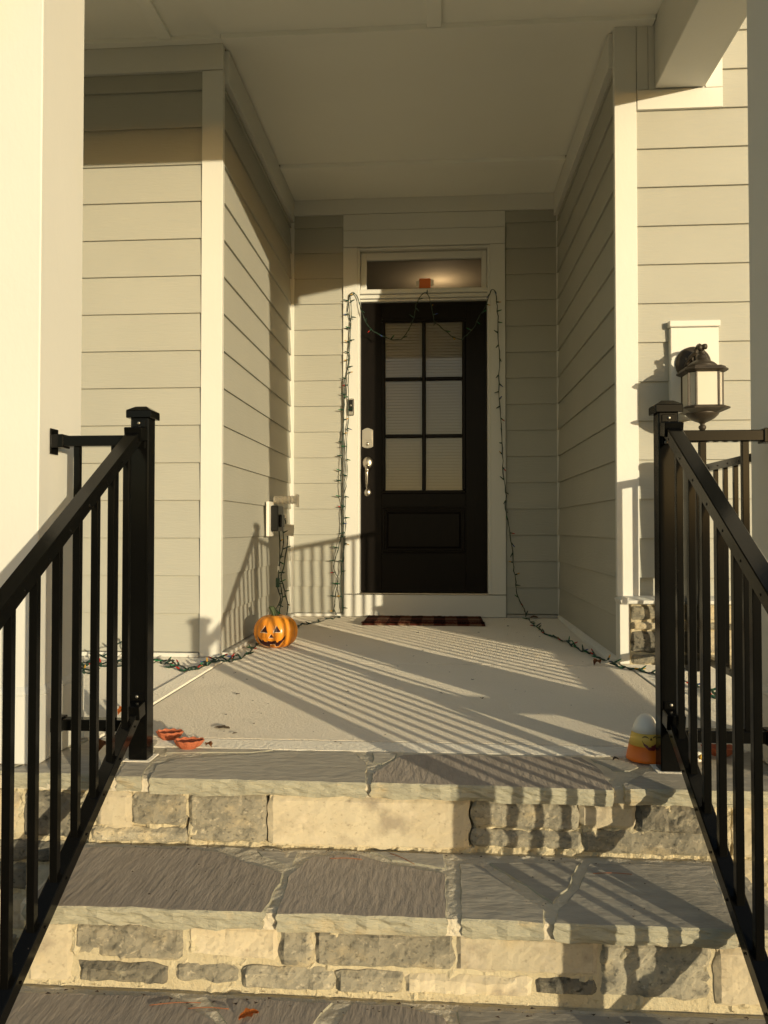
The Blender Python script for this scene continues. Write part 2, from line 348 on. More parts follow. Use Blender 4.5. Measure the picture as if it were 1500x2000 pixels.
# right front wall
t = thing('house_wall', 'sunlit lap siding wall right of the entry carrying the lantern, on a stone base', 'wall', (1.6, YF, 0))
siding(t, (0.908, YF), 0, 3.2-0.908, 2, 21, 3.9, 4)
bx('corner_board', 'white', t, XR-0.002, 0.908, YF-0.022, YF+0.010, 0.300, 3.0, bev=0.002)
bx('corner_board', 'white', t, 0.911, 0.960, YF-0.020, YF-0.014, 2.615, 3.0)
bx('beam_trim', 'white', t, 0.911, 1.292, YF-0.024, YF+0.004, 2.522, 2.612, bev=0.0015)
bx('beam_trim', 'white', t, 1.216, 1.292, YF-0.0235, YF+0.004, 2.614, 3.3, bev=0.0015)
bx('beam_trim', 'white', t, 0.963, 1.213, YF-0.018, YF+0.004, 2.614, 3.2)
bm = B(); prism(bm, [(YF-0.115,0.276),(YF-0.118,0.290),(YF-0.075,0.299),(YF-0.02,0.302),(YF,0.302),(YF,0.272),(YF-0.105,0.272)], 'X', 0.835, 3.2)
prism(bm, [(0.804,0.276),(0.800,0.290),(0.822,0.302),(0.8335,0.302),(0.8335,0.272),(0.806,0.272)], 'Y', YF-0.118, YF+0.004)
finish(bm, 'water_table_trim', 'white', t)
bm = B(); box(bm, 0.806, 0.848, YF-0.075, YF+0.004, 0.004, 0.271, 0.0015); finish(bm, 'base_corner_post', 'white', t)
bx('mortar_bed', 'mortar', t, 0.852, 3.2, YF-0.060, YF+0.008, -0.85, 0.270)
# back wall around the door
t = thing('house_wall', 'back wall of the entry recess, lap siding on both sides of the white door surround', 'wall', (-0.1, YB, 0))
siding(t, (-1.000, YB), 0, 1.000-0.655, 0, 16, 2.79, 5)
siding(t, (0.462, YB), 0, 0.806-0.462, 0, 16, 2.79, 6)
bx('wall_core', 'siding', t, XL-0.02, -0.58, YB+0.012, YB+0.15, -0.2, 3.2)
bx('wall_core', 'siding', t, 0.38, XR+0.02, YB+0.012, YB+0.15, -0.2, 3.2)
bx('wall_core', 'siding', t, -0.58, 0.38, YB+0.012, YB+0.15, 2.53, 3.2)
bx('frieze_board', 'white', t, XL+0.018, XR-0.018, YB-0.020, YB+0.008, 2.788, 2.8965, bev=0.0015)
bx('frieze_board', 'white', t, -0.655, 0.460, YB-0.020, YB+0.008, 2.672, 2.785, bev=0.0015)
bx('base_flashing', 'white', t, -0.998, -0.658, YB-0.03, YB+0.008, 0.002, 0.022, bev=0.002)
bx('base_flashing', 'caulk', t, 0.462, 0.800, YB-0.03, YB+0.008, 0.002, 0.022, bev=0.002)

# ------------------------------------------------------------------ door surround, transom, door
f = thing('door_frame', 'white door surround with transom window above the black front door', 'door frame', (-0.1, YB, 0))
YC = YB-0.028
bx('casing', 'white', f, -0.655, -0.556, YC, YB+0.010, 0.158, 2.553, bev=0.002)
bx('casing', 'white', f, 0.357, 0.458, YC, YB+0.010, 0.158, 2.553, bev=0.002)
bx('head_casing', 'white', f, -0.655, 0.458, YC-0.001, YB+0.010, 2.556, 2.668, bev=0.002)
bx('kick_board', 'white', f, -0.655, 0.458, YC-0.002, YB+0.010, 0.004, 0.152, bev=0.002)
bx('brick_mould', 'white', f, -0.556, -0.540, YC+0.014, YB+0.07, 0.158, 2.553, bev=0.002)
bx('brick_mould', 'white', f, 0.338, 0.357, YC+0.014, YB+0.07, 0.158, 2.553, bev=0.002)
bx('brick_mould', 'white', f, -0.540, 0.338, YC+0.014, YB+0.07, 2.536, 2.553, bev=0.002)
bx('transom_bar', 'white', f, -0.540, 0.338, YB-0.012, YB+0.09, 2.232, 2.262, bev=0.003)
bx('transom_bar', 'white', f, -0.540, 0.338, YB+0.006, YB+0.09, 2.205, 2.229, bev=0.002)
bx('transom_bar', 'white', f, -0.540, 0.338, YB+0.024, YB+0.09, 2.188, 2.202, bev=0.002)
bx('threshold', 'nickel', f, -0.540, 0.338, YB-0.020, YB+0.10, 0.155, 0.164, bev=0.002)
ts = finish((lambda bm: (box(bm,-0.538,-0.498,YB+0.03,YB+0.075,2.263,2.535,0.002), box(bm,0.302,0.336,YB+0.03,YB+0.075,2.263,2.535,0.002),
     box(bm,-0.4975,0.3015,YB+0.03,YB+0.075,2.482,2.535,0.002), box(bm,-0.4975,0.3015,YB+0.03,YB+0.075,2.263,2.276,0.002), bm)[-1])(B()), 'transom_sash', 'white', f)
bx('glass_pane', 'glass', ts, -0.4970, 0.3010, YB+0.055, YB+0.058, 2.2765, 2.4815)

YD = 5.335
d = thing('front_door', 'black front door with six lites over a raised panel and a satin nickel handle', 'door', (-0.1, YD, 0.166))
cx = [(-0.366,-0.112),(-0.084,0.166)]; cz = [(0.872,1.238),(1.262,1.636),(1.662,2.046)]
bm = B()
box(bm,-0.538,-0.392,YD,YD+0.045,0.167,2.184,0.002); box(bm,0.190,0.336,YD,YD+0.045,0.167,2.184,0.002)
box(bm,-0.3918,0.1898,YD,YD+0.045,2.070,2.184,0.0015); box(bm,-0.3918,0.1898,YD+0.0004,YD+0.045,0.755,0.850,0.0015)
box(bm,-0.3918,0.1898,YD+0.0004,YD+0.045,0.167,0.435,0.0015); box(bm,-0.3918,0.1898,YD+0.012,YD+0.040,0.4355,0.7545)
finish(bm, 'door_leaf', 'door', d)
bm = B()
for (x0,x1,z0,z1) in [(-0.392,0.190,2.047,2.072),(-0.392,0.190,0.848,0.871),(-0.392,-0.367,0.8715,2.0465),(0.167,0.190,0.8715,2.0465)]:
    box(bm,x0,x1,YD-0.010,YD+0.03,z0,z1,0.005)
gf = finish(bm, 'lite_frame', 'door', d)
bx('muntin','door',d,-0.111,-0.085,YD-0.006,YD+0.028,0.872,2.046,bev=0.005)
for z in (1.250,1.649):
    bx('muntin','door',d,-0.3665,-0.1115,YD-0.005,YD+0.028,z-0.012,z+0.012,bev=0.005)
    bx('muntin','door',d,-0.0845,0.1665,YD-0.005,YD+0.028,z-0.012,z+0.012,bev=0.005)
for (x0,x1) in cx:
    for (z0,z1) in cz: bx('glass_pane','glass',d,x0+0.001,x1-0.001,YD+0.012,YD+0.015,z0+0.001,z1-0.001)
bm = B()
for i in range(58):
    z = 0.865+i*0.0208
    if z > 2.055: break
    box(bm,-0.375,0.175,YD+0.028,YD+0.0302,z,z+0.0215,0, mtx=Matrix.Translation((0,YD+0.029,z+0.01))@Matrix.Rotation(R(-24+random.uniform(-1.5,1.5)),4,'X')@Matrix.Translation((0,-YD-0.029,-z-0.01)))
finish(bm, 'blind_slats', 'blind', d, kind='stuff')
bm = B()   # raised panel with moulding
for (a,b,z0,z1,y0) in [(-0.385,0.183,0.441,0.748,YD-0.004)]:
    box(bm,a,b,y0,YD+0.02,z0,z0+0.016,0.004); box(bm,a,b,y0,YD+0.02,z1-0.016,z1,0.004)
    box(bm,a,a+0.016,y0,YD+0.02,z0+0.0165,z1-0.0165,0.004); box(bm,b-0.016,b,y0,YD+0.02,z0+0.0165,z1-0.0165,0.004)
finish(bm,'panel_moulding','door',d)
bm = B(); vs = box(bm,-0.345,0.143,YD+0.001,YD+0.02,0.480,0.708)
for v in vs:
    if v.co.y > YD+0.01: v.co.x += 0.022*(1 if v.co.x > -0.1 else -1); v.co.z += 0.02*(1 if v.co.z > 0.6 else -1)
finish(bm,'raised_panel','door',d)
bm = B(); prism(bm,[(-0.529,1.178),(-0.515,1.170),(-0.491,1.166),(-0.467,1.170),(-0.453,1.178),(-0.453,1.292),(-0.467,1.296),(-0.478,1.305),(-0.491,1.308),(-0.504,1.305),(-0.515,1.296),(-0.529,1.292)],'Y',YD-0.014,YD+0.002)
bmesh.ops.bevel(bm,geom=[e for e in bm.edges if all(v.co.y<YD-0.01 for v in e.verts)],offset=0.004,segments=2,affect='EDGES')
db = finish(bm,'deadbolt_plate','nickel',d)
bm = B(); prism(bm,[(-0.521,1.222),(-0.461,1.222),(-0.461,1.282),(-0.475,1.292),(-0.491,1.296),(-0.507,1.292),(-0.521,1.282)],'Y',YD-0.019,YD-0.0145); finish(bm,'keypad_cover','nickel',db)
bm = B(); lathe(bm,[(0.012,0),(0.012,0.008),(0.009,0.011),(0.003,0.011)],(-0.491,YD-0.014,1.196),16,'Y'); finish(bm,'key_cylinder','nickel',db,smooth=True)
hs = None
bm = B(); rg = lathe(bm,[(0.001,0.001),(0.034,0.001),(0.036,0.004),(0.030,0.011),(0.016,0.018),(0.001,0.019)],(-0.491,YD,1.064),28,'Y')
for v in bm.verts: v.co.z = 1.064+(v.co.z-1.064)*1.28
h1 = finish(bm,'door_handle','nickel',d,smooth=True)
bm = B(); tube(bm,smoothpath([(-0.491,YD-0.012,1.040),(-0.491,YD-0.05,1.028),(-0.491,YD-0.062,1.000),(-0.491,YD-0.058,0.950),(-0.491,YD-0.045,0.900),(-0.491,YD-0.012,0.872)],6),0.013,10,r2=0.006)
for v in bm.verts: v.co.x = -0.491+(v.co.x+0.491)*1.15
finish(bm,'grip','nickel',h1,smooth=True)
bm = B(); lathe(bm,[(0.001,0.001),(0.024,0.001),(0.025,0.004),(0.020,0.010),(0.008,0.015),(0.001,0.015)],(-0.491,YD,0.857),24,'Y')
for v in bm.verts: v.co.z = 0.857+(v.co.z-0.857)*1.2
finish(bm,'lower_rose','nickel',h1,smooth=True)

# hall behind the transom, with its lit ceiling lamp
hl = thing('hallway', 'dim hallway seen through the transom window above the door', 'room', (-0.1, 7.5, 0))
bx('ceiling','hall',hl,-1.6,1.5,5.45,11.0,2.86,2.90); bx('floor','hall',hl,-1.6,1.5,5.45,11.0,0.05,0.10)
bx('wall','hall',hl,-1.64,-1.6,5.45,11.0,0.1,2.86); bx('wall','hall',hl,1.5,1.54,5.45,11.0,0.1,2.86); bx('wall','hall',hl,-1.6,1.5,11.0,11.04,0.1,2.86)
cl = thing('pendant_lamp','lit pendant lamp in the hallway glowing behind the transom','lamp',(0.02,6.95,2.70))
bm = B(); lathe(bm,[(0.10,0.0),(0.09,0.10),(0.03,0.12)],(0.02,6.95,2.60),24); finish(bm,'lamp_shade','lamp_on',cl,smooth=True)
pl = bpy.data.lights.new('hall_lamp_bulb','POINT'); pl.energy = 0.25; pl.color=(1,0.72,0.42); pl.shadow_soft_size=0.05
po = bpy.data.objects.new('hall_lamp_bulb',pl); COL.objects.link(po); po.parent = cl; po.location=(0,0,0.07)
ob = thing('paper_box','small orange box stuck low in the middle of the transom window','box',(-0.09,YB+0.05,2.28))
bm = B(); box(bm,-0.130,-0.050,YB+0.030,YB+0.050,2.279,2.345,0.002, mtx=None); finish(bm,'carton','orange_box',ob)
bm = B(); box(bm,-0.152,-0.131,YB+0.036,YB+0.046,2.290,2.330,0.002); box(bm,-0.049,-0.030,YB+0.036,YB+0.046,2.294,2.338,0.002); finish(bm,'clear_tape','clear',ob,kind='stuff')

# ------------------------------------------------------------------ porch roof, ceiling, beams
t = thing('porch_ceiling', 'off-white panelled ceiling of the porch and entry recess', 'ceiling', (0, 3.4, 2.9))
bx('ceiling_panel','ceil',t,-3.2,-1.300,1.9,3.535,2.935,2.955); bx('ceiling_panel','ceil',t,-1.297,-0.022,1.9,3.535,2.935,2.955); bx('ceiling_panel','ceil',t,-0.018,1.25,1.9,3.535,2.935,2.955)
bx('ceiling_batten','ceil',t,-1.318,-1.255,1.9,3.500,2.915,2.936,bev=0.002); bx('ceiling_batten','ceil',t,-0.050,0.018,1.9,3.500,2.915,2.936,bev=0.002)
bx('ceiling_batten','ceil',t,-3.2,XL-0.001,3.503,3.545,2.915,2.937,bev=0.002)
bx('ceiling_batten','ceil',t,XL+0.001,0.985,3.503,3.600,2.911,2.937,bev=0.002)
bx('ceiling_panel','ceil',t,XL,XR,3.600,4.770,2.915,2.94)
bx('ceiling_batten','ceil',t,XL+0.021,XR-0.021,4.772,4.835,2.890,2.94,bev=0.002)
bx('ceiling_panel','ceil',t,XL+0.021,XR-0.021,4.837,YB,2.897,2.94)
t = thing('porch_roof', 'roof deck and white header beams over the porch', 'roof', (0, 2.5, 3.0))
bx('roof_deck','roof',t,-4.6,1.32,1.68,7.0,2.965,3.10)
bx('fascia','white',t,-4.6,1.32,1.655,1.678,2.93,3.11)
bx('header_beam','white',t,-4.4,1.215,1.905,2.155,2.562,2.934,bev=0.003)
t2 = thing('porch_beam', 'white boxed beam running from the right column back to the house wall', 'beam', (1.1, 2.8, 2.75))
bx('beam_box','white',t2,0.990,1.213,2.157,YF-0.025,2.616,2.933,bev=0.003)

# ------------------------------------------------------------------ columns
def column(x0, x1, label):
    y0, y1 = 1.914, 2.150
    t = thing('porch_column', label, 'column', ((x0+x1)/2, 2.03, 0), group='porch columns')
    bx('shaft','white',t,x0,x1,y0,y1,0.196,2.560,bev=0.003)
    bx('plinth','white',t,x0-0.011,x1+0.011,y0-0.011,y1+0.011,0.004,0.180,bev=0.003)
    bm = B()
    a, b = 0.011, 0.0
    lo = [(x0-a,y0-a),(x1+a,y0-a),(x1+a,y1+a),(x0-a,y1+a)]; hi = [(x0-0.001,y0-0.001),(x1+0.001,y0-0.001),(x1+0.001,y1+0.001),(x0-0.001,y1+0.001)]
    v = [bm.verts.new((*p,0.1805)) for p in lo]+[bm.verts.new((*p,0.187)) for p in [(q[0]+(0.002 if q[0]<(x0+x1)/2 else -0.002),q[1]+(0.002 if q[1]<2.03 else -0.002)) for q in lo]]+[bm.verts.new((*p,0.199)) for p in hi]
    for k in (0,4):
        for i in range(4): bm.faces.new((v[k+i],v[k+(i+1)%4],v[k+4+(i+1)%4],v[k+4+i]))
    bm.faces.new(v[0:4]); bm.faces.new(v[8:12])
    finish(bm,'base_moulding','white',t)
    bx('capital','white',t,x0-0.012,x1+0.012,y0-0.012,y1+0.012,2.47,2.559,bev=0.003)
    return t
column(-1.285,-1.030,'square white porch column at the left edge, brightly sunlit with railing shadows')
column(0.848,1.095,'square white porch column at the right edge, its near face in shade')

# ------------------------------------------------------------------ porch floor
pf = thing('porch_floor', kind='structure')
bx('slab_base','mortar',pf,-4.4,1.22,1.90,5.45,-0.80,-0.009)
def slab(m,x0,x1,y0,y1,z=0.0): bx('concrete_slab',m,pf,x0,x1,y0,y1,-0.0085,z,bev=0.003)
slab('concrete',XL+0.004,0.806,3.461,5.275)
slab('concrete',-0.975,0.826,2.196,3.450)
slab('concrete_smooth',-0.975,0.826,2.098,2.190)
slab('concrete_smooth',-1.058,-0.981,2.165,3.450,0.004)
slab('concrete_smooth',-4.4,-1.063,2.165,3.565)
slab('concrete_smooth',0.834,1.20,2.165,3.450)
slab('concrete_smooth',-1.058,XL-0.001,3.458,3.548); slab('concrete_smooth',0.809,1.20,3.456,3.560)

# ------------------------------------------------------------------ stone steps
def nz(p, s=1.0, o=0.0): return noise.noise(Vector(p)*s+Vector((o,o*1.3,-o)))
def flag(parent, poly, ztop, th, mtop='flagA', inset=0.003, seed=0.0, jit=0.0055, name='flagstone'):
    pts = []
    n = len(poly)
    for i in range(n):
        a = Vector(poly[i]); b = Vector(poly[(i+1) % n]); k = max(1, int((b-a).length/0.022))
        for j in range(k): pts.append(a+(b-a)*j/k)
    P = []
    for p in pts:
        q = Vector((p[0], p[1], 0)); dv = noise.noise_vector(q*28+Vector((seed*3.1, 5, 1)))
        P.append(Vector((p[0]+dv.x*jit, p[1]+dv.y*jit, 0)))
    c = sum(P, Vector())/len(P)
    bm = B(); rings = []
    levels = [(0.004, 0.004, ztop-th), (0.0, 0.007, ztop-th*0.75), (0.001, 0.008, ztop-th*0.5), (0.0, 0.007, ztop-th*0.25), (0.0, 0.004, ztop-0.004), (inset, 0.001, ztop)]
    for li, (ins, rj, z) in enumerate(levels):
        rg = []
        for p in P:
            dd = (p-c); L = max(dd.length, 1e-4)
            r = noise.noise(Vector((p.x*40, p.y*40, z*90+seed)))*rj
            q = p - dd/L*(ins) + dd/L*r
            rg.append(bm.verts.new((q.x, q.y, z + (noise.noise(Vector((p.x*30,p.y*30,seed)))*0.0012 if li >= 4 else (noise.noise(Vector((p.x*22,p.y*22,seed+4)))*0.007 if li == 0 else 0)))))
        rings.append(rg)
    m = len(P)
    for a, b in zip(rings, rings[1:]):
        for i in range(m):
            f = bm.faces.new((a[i], a[(i+1) % m], b[(i+1) % m], b[i])); f.material_index = 1
    f = bm.faces.new(rings[-1]); f.material_index = 0
    bm.faces.new(list(reversed(rings[0]))).material_index = 1
    return finish(bm, name, [mtop, 'flagedge'], parent)
def ledgestone(parent, x0, z0, x1, z1, y, m, seed=0, rough=0.006, bulge=0.006, name='ledge_stone'):
    if z0 > z1: z0, z1 = z1, z0
    W, H = x1-x0, z1-z0
    nx = max(5, min(34, int(W/0.010))); nzz = max(5, min(14, int(H/0.009)))
    bm = B(); G = []
    proud = random.Random(seed).uniform(-0.004, 0.005)
    tilt = random.Random(seed+9).uniform(-0.006, 0.006)
    for j in range(nzz+1):
        row = []
        for i in range(nx+1):
            u, v = i/nx, j/nzz
            x = x0+u*W; z = z0+v*H
            e = min(u*W, (1-u)*W, v*H, (1-v)*H)/(0.007+0.006*abs(noise.noise(Vector((x*30,z*30,seed))))); e = min(1.0, e); e = 1-(1-e)**2
            q = Vector((x, seed*1.7, z))
            yy = y + (1-e)*0.0095 - bulge*math.sin(math.pi*u)*math.sin(math.pi*v) - proud - tilt*(u-0.5)
            yy -= rough*(noise.noise(q*26)+0.5*noise.noise(q*70)+0.3*noise.noise(q*150))*e
            if i in (0, nx): x += 0.008*noise.noise(Vector((z*34, seed, i)))
            if j in (0, nzz): z += 0.008*noise.noise(Vector((x*26, seed, j+3)))
            du = min(u*W, (1-u)*W); dv2 = min(v*H, (1-v)*H)
            if du+dv2 < 0.012: k_ = (0.012-du-dv2)*0.25; x += k_*(1 if u < 0.5 else -1); z += k_*(1 if v < 0.5 else -1)
            row.append(bm.verts.new((x, yy, z)))
        G.append(row)
    for j in range(nzz):
        for i in range(nx): bm.faces.new((G[j][i], G[j][i+1], G[j+1][i+1], G[j+1][i]))
    ring = [G[0][i] for i in range(nx+1)]+[G[j][nx] for j in range(1, nzz+1)]+[G[nzz][i] for i in range(nx-1, -1, -1)]+[G[j][0] for j in range(nzz-1, 0, -1)]
    bk = [bm.verts.new((v.co.x, y+0.05, v.co.z)) for v in ring]
    k = len(ring)
    for i in range(k): bm.faces.new((ring[i], ring[(i+1) % k], bk[(i+1) % k], bk[i]))
    bm.faces.new(bk)
    return finish(bm, name, m, parent)
def mortar_face(parent, x0, x1, z0, z1, y, depth, seed=0, name='mortar_bed', cuts=()):
    nx = int((x1-x0)/0.007); nzz = max(3, int((z1-z0)/0.008)); bm = B(); G = []
    for j in range(nzz+1):
        row = []
        for i in range(nx+1):
            x = x0+(x1-x0)*i/nx; z = z0+(z1-z0)*j/nzz
            q = Vector((x, seed, z)); yy = y - 0.012*noise.noise(q*26) - 0.009*noise.noise(q*70) - 0.004*noise.noise(q*140)
            for (cx_, cw, c0, c1) in cuts:
                if c0 < z < c1 and abs(x-cx_-0.004*noise.noise(Vector((z*40,cx_,0)))) < cw: yy += 0.028
            row.append(bm.verts.new((x, yy, z)))
        G.append(row)
    for j in range(nzz):
        for i in range(nx): bm.faces.new((G[j][i], G[j][i+1], G[j+1][i+1], G[j+1][i]))
    ring = [G[0][i] for i in range(nx+1)]+[G[j][nx] for j in range(1, nzz+1)]+[G[nzz][i] for i in range(nx-1, -1, -1)]+[G[j][0] for j in range(nzz-1, 0, -1)]
    bk = [bm.verts.new((v.co.x, y+depth, v.co.z)) for v in ring]; k = len(ring)
    for i in range(k): bm.faces.new((ring[i], ring[(i+1) % k], bk[(i+1) % k], bk[i]))
    bm.faces.new(bk)
    return finish(bm, name, 'mortar', parent, kind='stuff')

ss = thing('stone_steps', 'mortared stone steps with flagstone treads leading up between the railings', 'steps', (-0.1, 1.2, -0.83))
SX0, SX1 = -0.862, 0.680
ZT = [0.0, -0.163, -0.335, -0.500, -0.665, -0.83]
YN = [1.838, 1.532, 1.235, 0.935, 0.635]          # nosing of tread k
# riser 1, riser 2: the stones the photograph shows
R1=[(-0.834,-0.03,-0.756,-0.124,'t'),(-0.753,-0.03,-0.621,-0.118,'g'),(-0.606,-0.032,-0.42,-0.154,'g'),(-0.41,-0.029,0.07,-0.157,'t'),(0.082,-0.024,0.326,-0.102,'g'),(0.334,-0.023,0.459,-0.096,'t'),(0.467,-0.03,0.632,-0.105,'d'),(-0.850,-0.130,-0.613,-0.160,'g'),(0.080,-0.112,0.333,-0.147,'g'),(0.341,-0.108,0.669,-0.155,'g')]
R2=[(-0.848,-0.205,-0.757,-0.328,'t'),(-0.750,-0.208,-0.526,-0.276,'d2'),(-0.512,-0.205,-0.327,-0.268,'t2'),(-0.319,-0.204,-0.257,-0.277,'g'),(-0.247,-0.204,0.029,-0.274,'g'),(0.036,-0.202,0.309,-0.273,'t'),(0.317,-0.209,0.529,-0.313,'g'),(0.538,-0.212,0.666,-0.318,'t'),(-0.738,-0.288,-0.556,-0.322,'d'),(-0.537,-0.282,-0.404,-0.317,'g'),(-0.395,-0.283,-0.213,-0.322,'g'),(-0.203,-0.284,-0.074,-0.322,'g'),(-0.066,-0.287,0.181,-0.319,'t2'),(0.191,-0.283,0.309,-0.312,'d')]
MM = {'t':'stone_tan','g':'stone_grey','d':'stone_dark','t2':'stone_tan','d2':'stone_grey'}
sd = 1
for rows, yy in ((R1, 1.848), (R2, 1.552)):
    for (a, b, c, e, k) in rows:
        sd += 1
        zt, zb = max(b, e), min(b, e)
        ledgestone(ss, a-0.003, zb-0.003, c+0.003, (zt+0.003 if zt < -0.1 or yy < 1.8 else -0.040), yy, MM[k], sd, rough={'t':0.0045,'g':0.010,'d':0.013,'t2':0.007,'d2':0.013}[k], bulge={'t':0.001}.get(k, 0.003))
def course(parent, x0, x1, z0, z1, y, seed, wmin=0.14, wmax=0.34):
    rnd = random.Random(seed); x = x0
    while x < x1-0.02:
        wd = rnd.uniform(wmin, wmax); x2 = min(x+wd, x1)
        if x1-x2 < 0.06: x2 = x1
        k = rnd.choice(['stone_tan','stone_grey','stone_grey','stone_tan','stone_dark'])
        ledgestone(parent, x, z0, x2-0.010, z1-0.009, y, k, seed*13+int(x*100), rough=0.006)
        x = x2
mortar_face(ss, SX0, SX1, -0.172, -0.036, 1.860, 0.4, 3, cuts=[(-0.415,0.006,-0.15,-0.05),(0.076,0.005,-0.155,-0.05),(0.330,0.005,-0.10,-0.05),(0.463,0.004,-0.10,-0.05),(-0.614,0.003,-0.15,-0.10)])
mortar_face(ss, SX0, SX1, -0.345, -0.199, 1.564, 0.32, 4, cuts=[(-0.323,0.006,-0.27,-0.215),(-0.252,0.007,-0.27,-0.21),(0.033,0.004,-0.27,-0.21),(0.533,0.009,-0.31,-0.22),(-0.518,0.004,-0.265,-0.235),(-0.399,0.006,-0.32,-0.285),(-0.208,0.004,-0.32,-0.285),(0.186,0.005,-0.31,-0.275),(-0.548,0.005,-0.32,-0.29)])
bx('step_core','mortar',ss,SX0,SX1,1.560,1.86,-0.80,-0.1675)
bx('step_core','mortar',ss,SX0,SX1,1.265,1.559,-0.80,-0.3395)
bx('step_core','mortar',ss,SX0,SX1,0.965,1.264,-0.80,-0.5045); bx('step_core','mortar',ss,SX0,SX1,0.660,0.964,-0.82,-0.6695)
for k, (zt, zb, y) in enumerate([(-0.372,-0.498,1.252),(-0.537,-0.663,0.952),(-0.702,-0.826,0.650)]):
    course(ss, SX0, SX1, zb, zb+0.05, y, 40+k); course(ss, SX0, SX1, zb+0.05, zt, y, 50+k)
# treads; (polygons in metres, x to the right, y away from the camera)
T0={'A':[(-0.787,1.842),(-0.812,1.958),(-0.745,1.966),(-0.724,1.842)],'B':[(-0.739,2.047),(-0.752,2.088),(-0.448,2.092),(-0.507,2.066)],
'C':[(-0.705,1.838),(-0.722,1.934),(-0.689,1.993),(-0.596,2.027),(-0.516,2.042),(-0.441,2.075),(-0.231,2.086),(-0.187,2.002),(-0.178,1.943),(-0.174,1.838)],
'D':[(-0.179,2.085),(-0.113,2.088),(-0.113,2.043),(-0.143,1.985),(-0.168,1.998)],
'E':[(-0.161,1.836),(-0.161,1.912),(-0.136,1.967),(-0.098,2.072),(0.059,2.078),(0.379,2.076),(0.405,1.993),(0.408,1.913),(0.409,1.854),(0.403,1.822),(0.052,1.832)],
'F':[(0.398,2.07),(0.479,2.068),(0.509,2.006),(0.477,1.972),(0.437,1.974)],
'G':[(0.433,1.866),(0.513,1.959),(0.555,1.990),(0.616,1.975),(0.592,1.835),(0.429,1.826)],
'H':[(0.633,2.150),(0.763,2.155),(1.15,2.155),(1.15,1.843),(0.603,1.835)],'I':[(-0.990,2.155),(-0.800,2.155),(-0.770,2.05),(-0.819,1.975),(-0.802,1.846),(-1.08,1.846)],
'J':[(-1.09,1.846),(-1.00,2.155),(-1.50,2.155),(-1.50,1.846)]}
T1={'A':[(-0.850,1.530),(-0.862,1.815),(-0.61,1.832),(-0.517,1.808),(-0.43,1.754),(-0.347,1.711),(-0.343,1.666),(-0.346,1.579),(-0.353,1.534)],
'B':[(-0.436,1.828),(-0.331,1.826),(-0.334,1.748),(-0.415,1.795)],
'C':[(-0.324,1.533),(-0.334,1.701),(-0.313,1.76),(-0.294,1.806),(-0.19,1.824),(-0.124,1.784),(0.017,1.736),(0.017,1.540)],
'D':[(-0.164,1.838),(0.013,1.835),(0.015,1.760),(-0.109,1.797)],
'E':[(0.044,1.540),(0.048,1.790),(0.094,1.784),(0.212,1.588),(0.203,1.532)],
'F':[(0.116,1.795),(0.326,1.812),(0.272,1.677),(0.232,1.615)],
'G':[(0.226,1.532),(0.241,1.592),(0.296,1.685),(0.344,1.812),(0.618,1.818),(0.573,1.533)],
'H':[(0.628,1.818),(0.676,1.808),(0.656,1.699),(0.668,1.642),(0.676,1.533),(0.582,1.535)]}
T2={'A':[(-0.855,1.238),(-0.858,1.525),(-0.542,1.534),(-0.472,1.494),(-0.415,1.450),(-0.40,1.238)],'B':[(-0.462,1.532),(-0.345,1.539),(-0.211,1.537),(-0.227,1.499),(-0.238,1.467),(-0.25,1.238),(-0.385,1.238),(-0.394,1.446)],
'C':[(-0.169,1.538),(-0.063,1.536),(0.010,1.503),(0.020,1.486),(0.03,1.238),(-0.235,1.238),(-0.195,1.471)],'D':[(0.032,1.528),(0.338,1.535),(0.650,1.542),(0.655,1.40),(0.20,1.40),(0.036,1.485)],'E':[(0.045,1.238),(0.045,1.462),(0.20,1.385),(0.655,1.385),(0.672,1.238)]}
mats0 = {'A':'flagB','B':'flagB','C':'flagB','D':'flagB','E':'flagA','F':'flagB','G':'flagB','H':'flagB','I':'flagB','J':'flagB'}
sdd = 1.0
for tab, z, ms in ((T0, 0.001, mats0), (T1, -0.163, {'A':'flagA','B':'flagB','C':'flagA','D':'flagB','E':'flagB','F':'flagB','G':'flagB','H':'flagB'}), (T2, -0.335, {'A':'flagA','B':'flagA','C':'flagA','D':'flagB','E':'flagA'})):
    for k, poly in tab.items():
        sdd += 1; flag(ss, poly, z + random.Random(int(sdd*7)).uniform(-0.0015, 0.0015), 0.037, ms[k], seed=sdd)
rnd = random.Random(5)
for z, yb, yf in ((-0.500,1.238,0.938),(-0.665,0.938,0.638)):
    x = SX0
    while x < SX1-0.05:
        x2 = min(SX1, x+rnd.uniform(0.3,0.5)); x2 = SX1 if SX1-x2 < 0.15 else x2; s = rnd.uniform(-0.04,0.04); sdd += 1
        flag(ss, [(x+0.006,yf),(x+0.006,yb),(x2-0.012,yb),(x2-0.012,yf)], z, 0.037, 'flagA', seed=sdd); x = x2
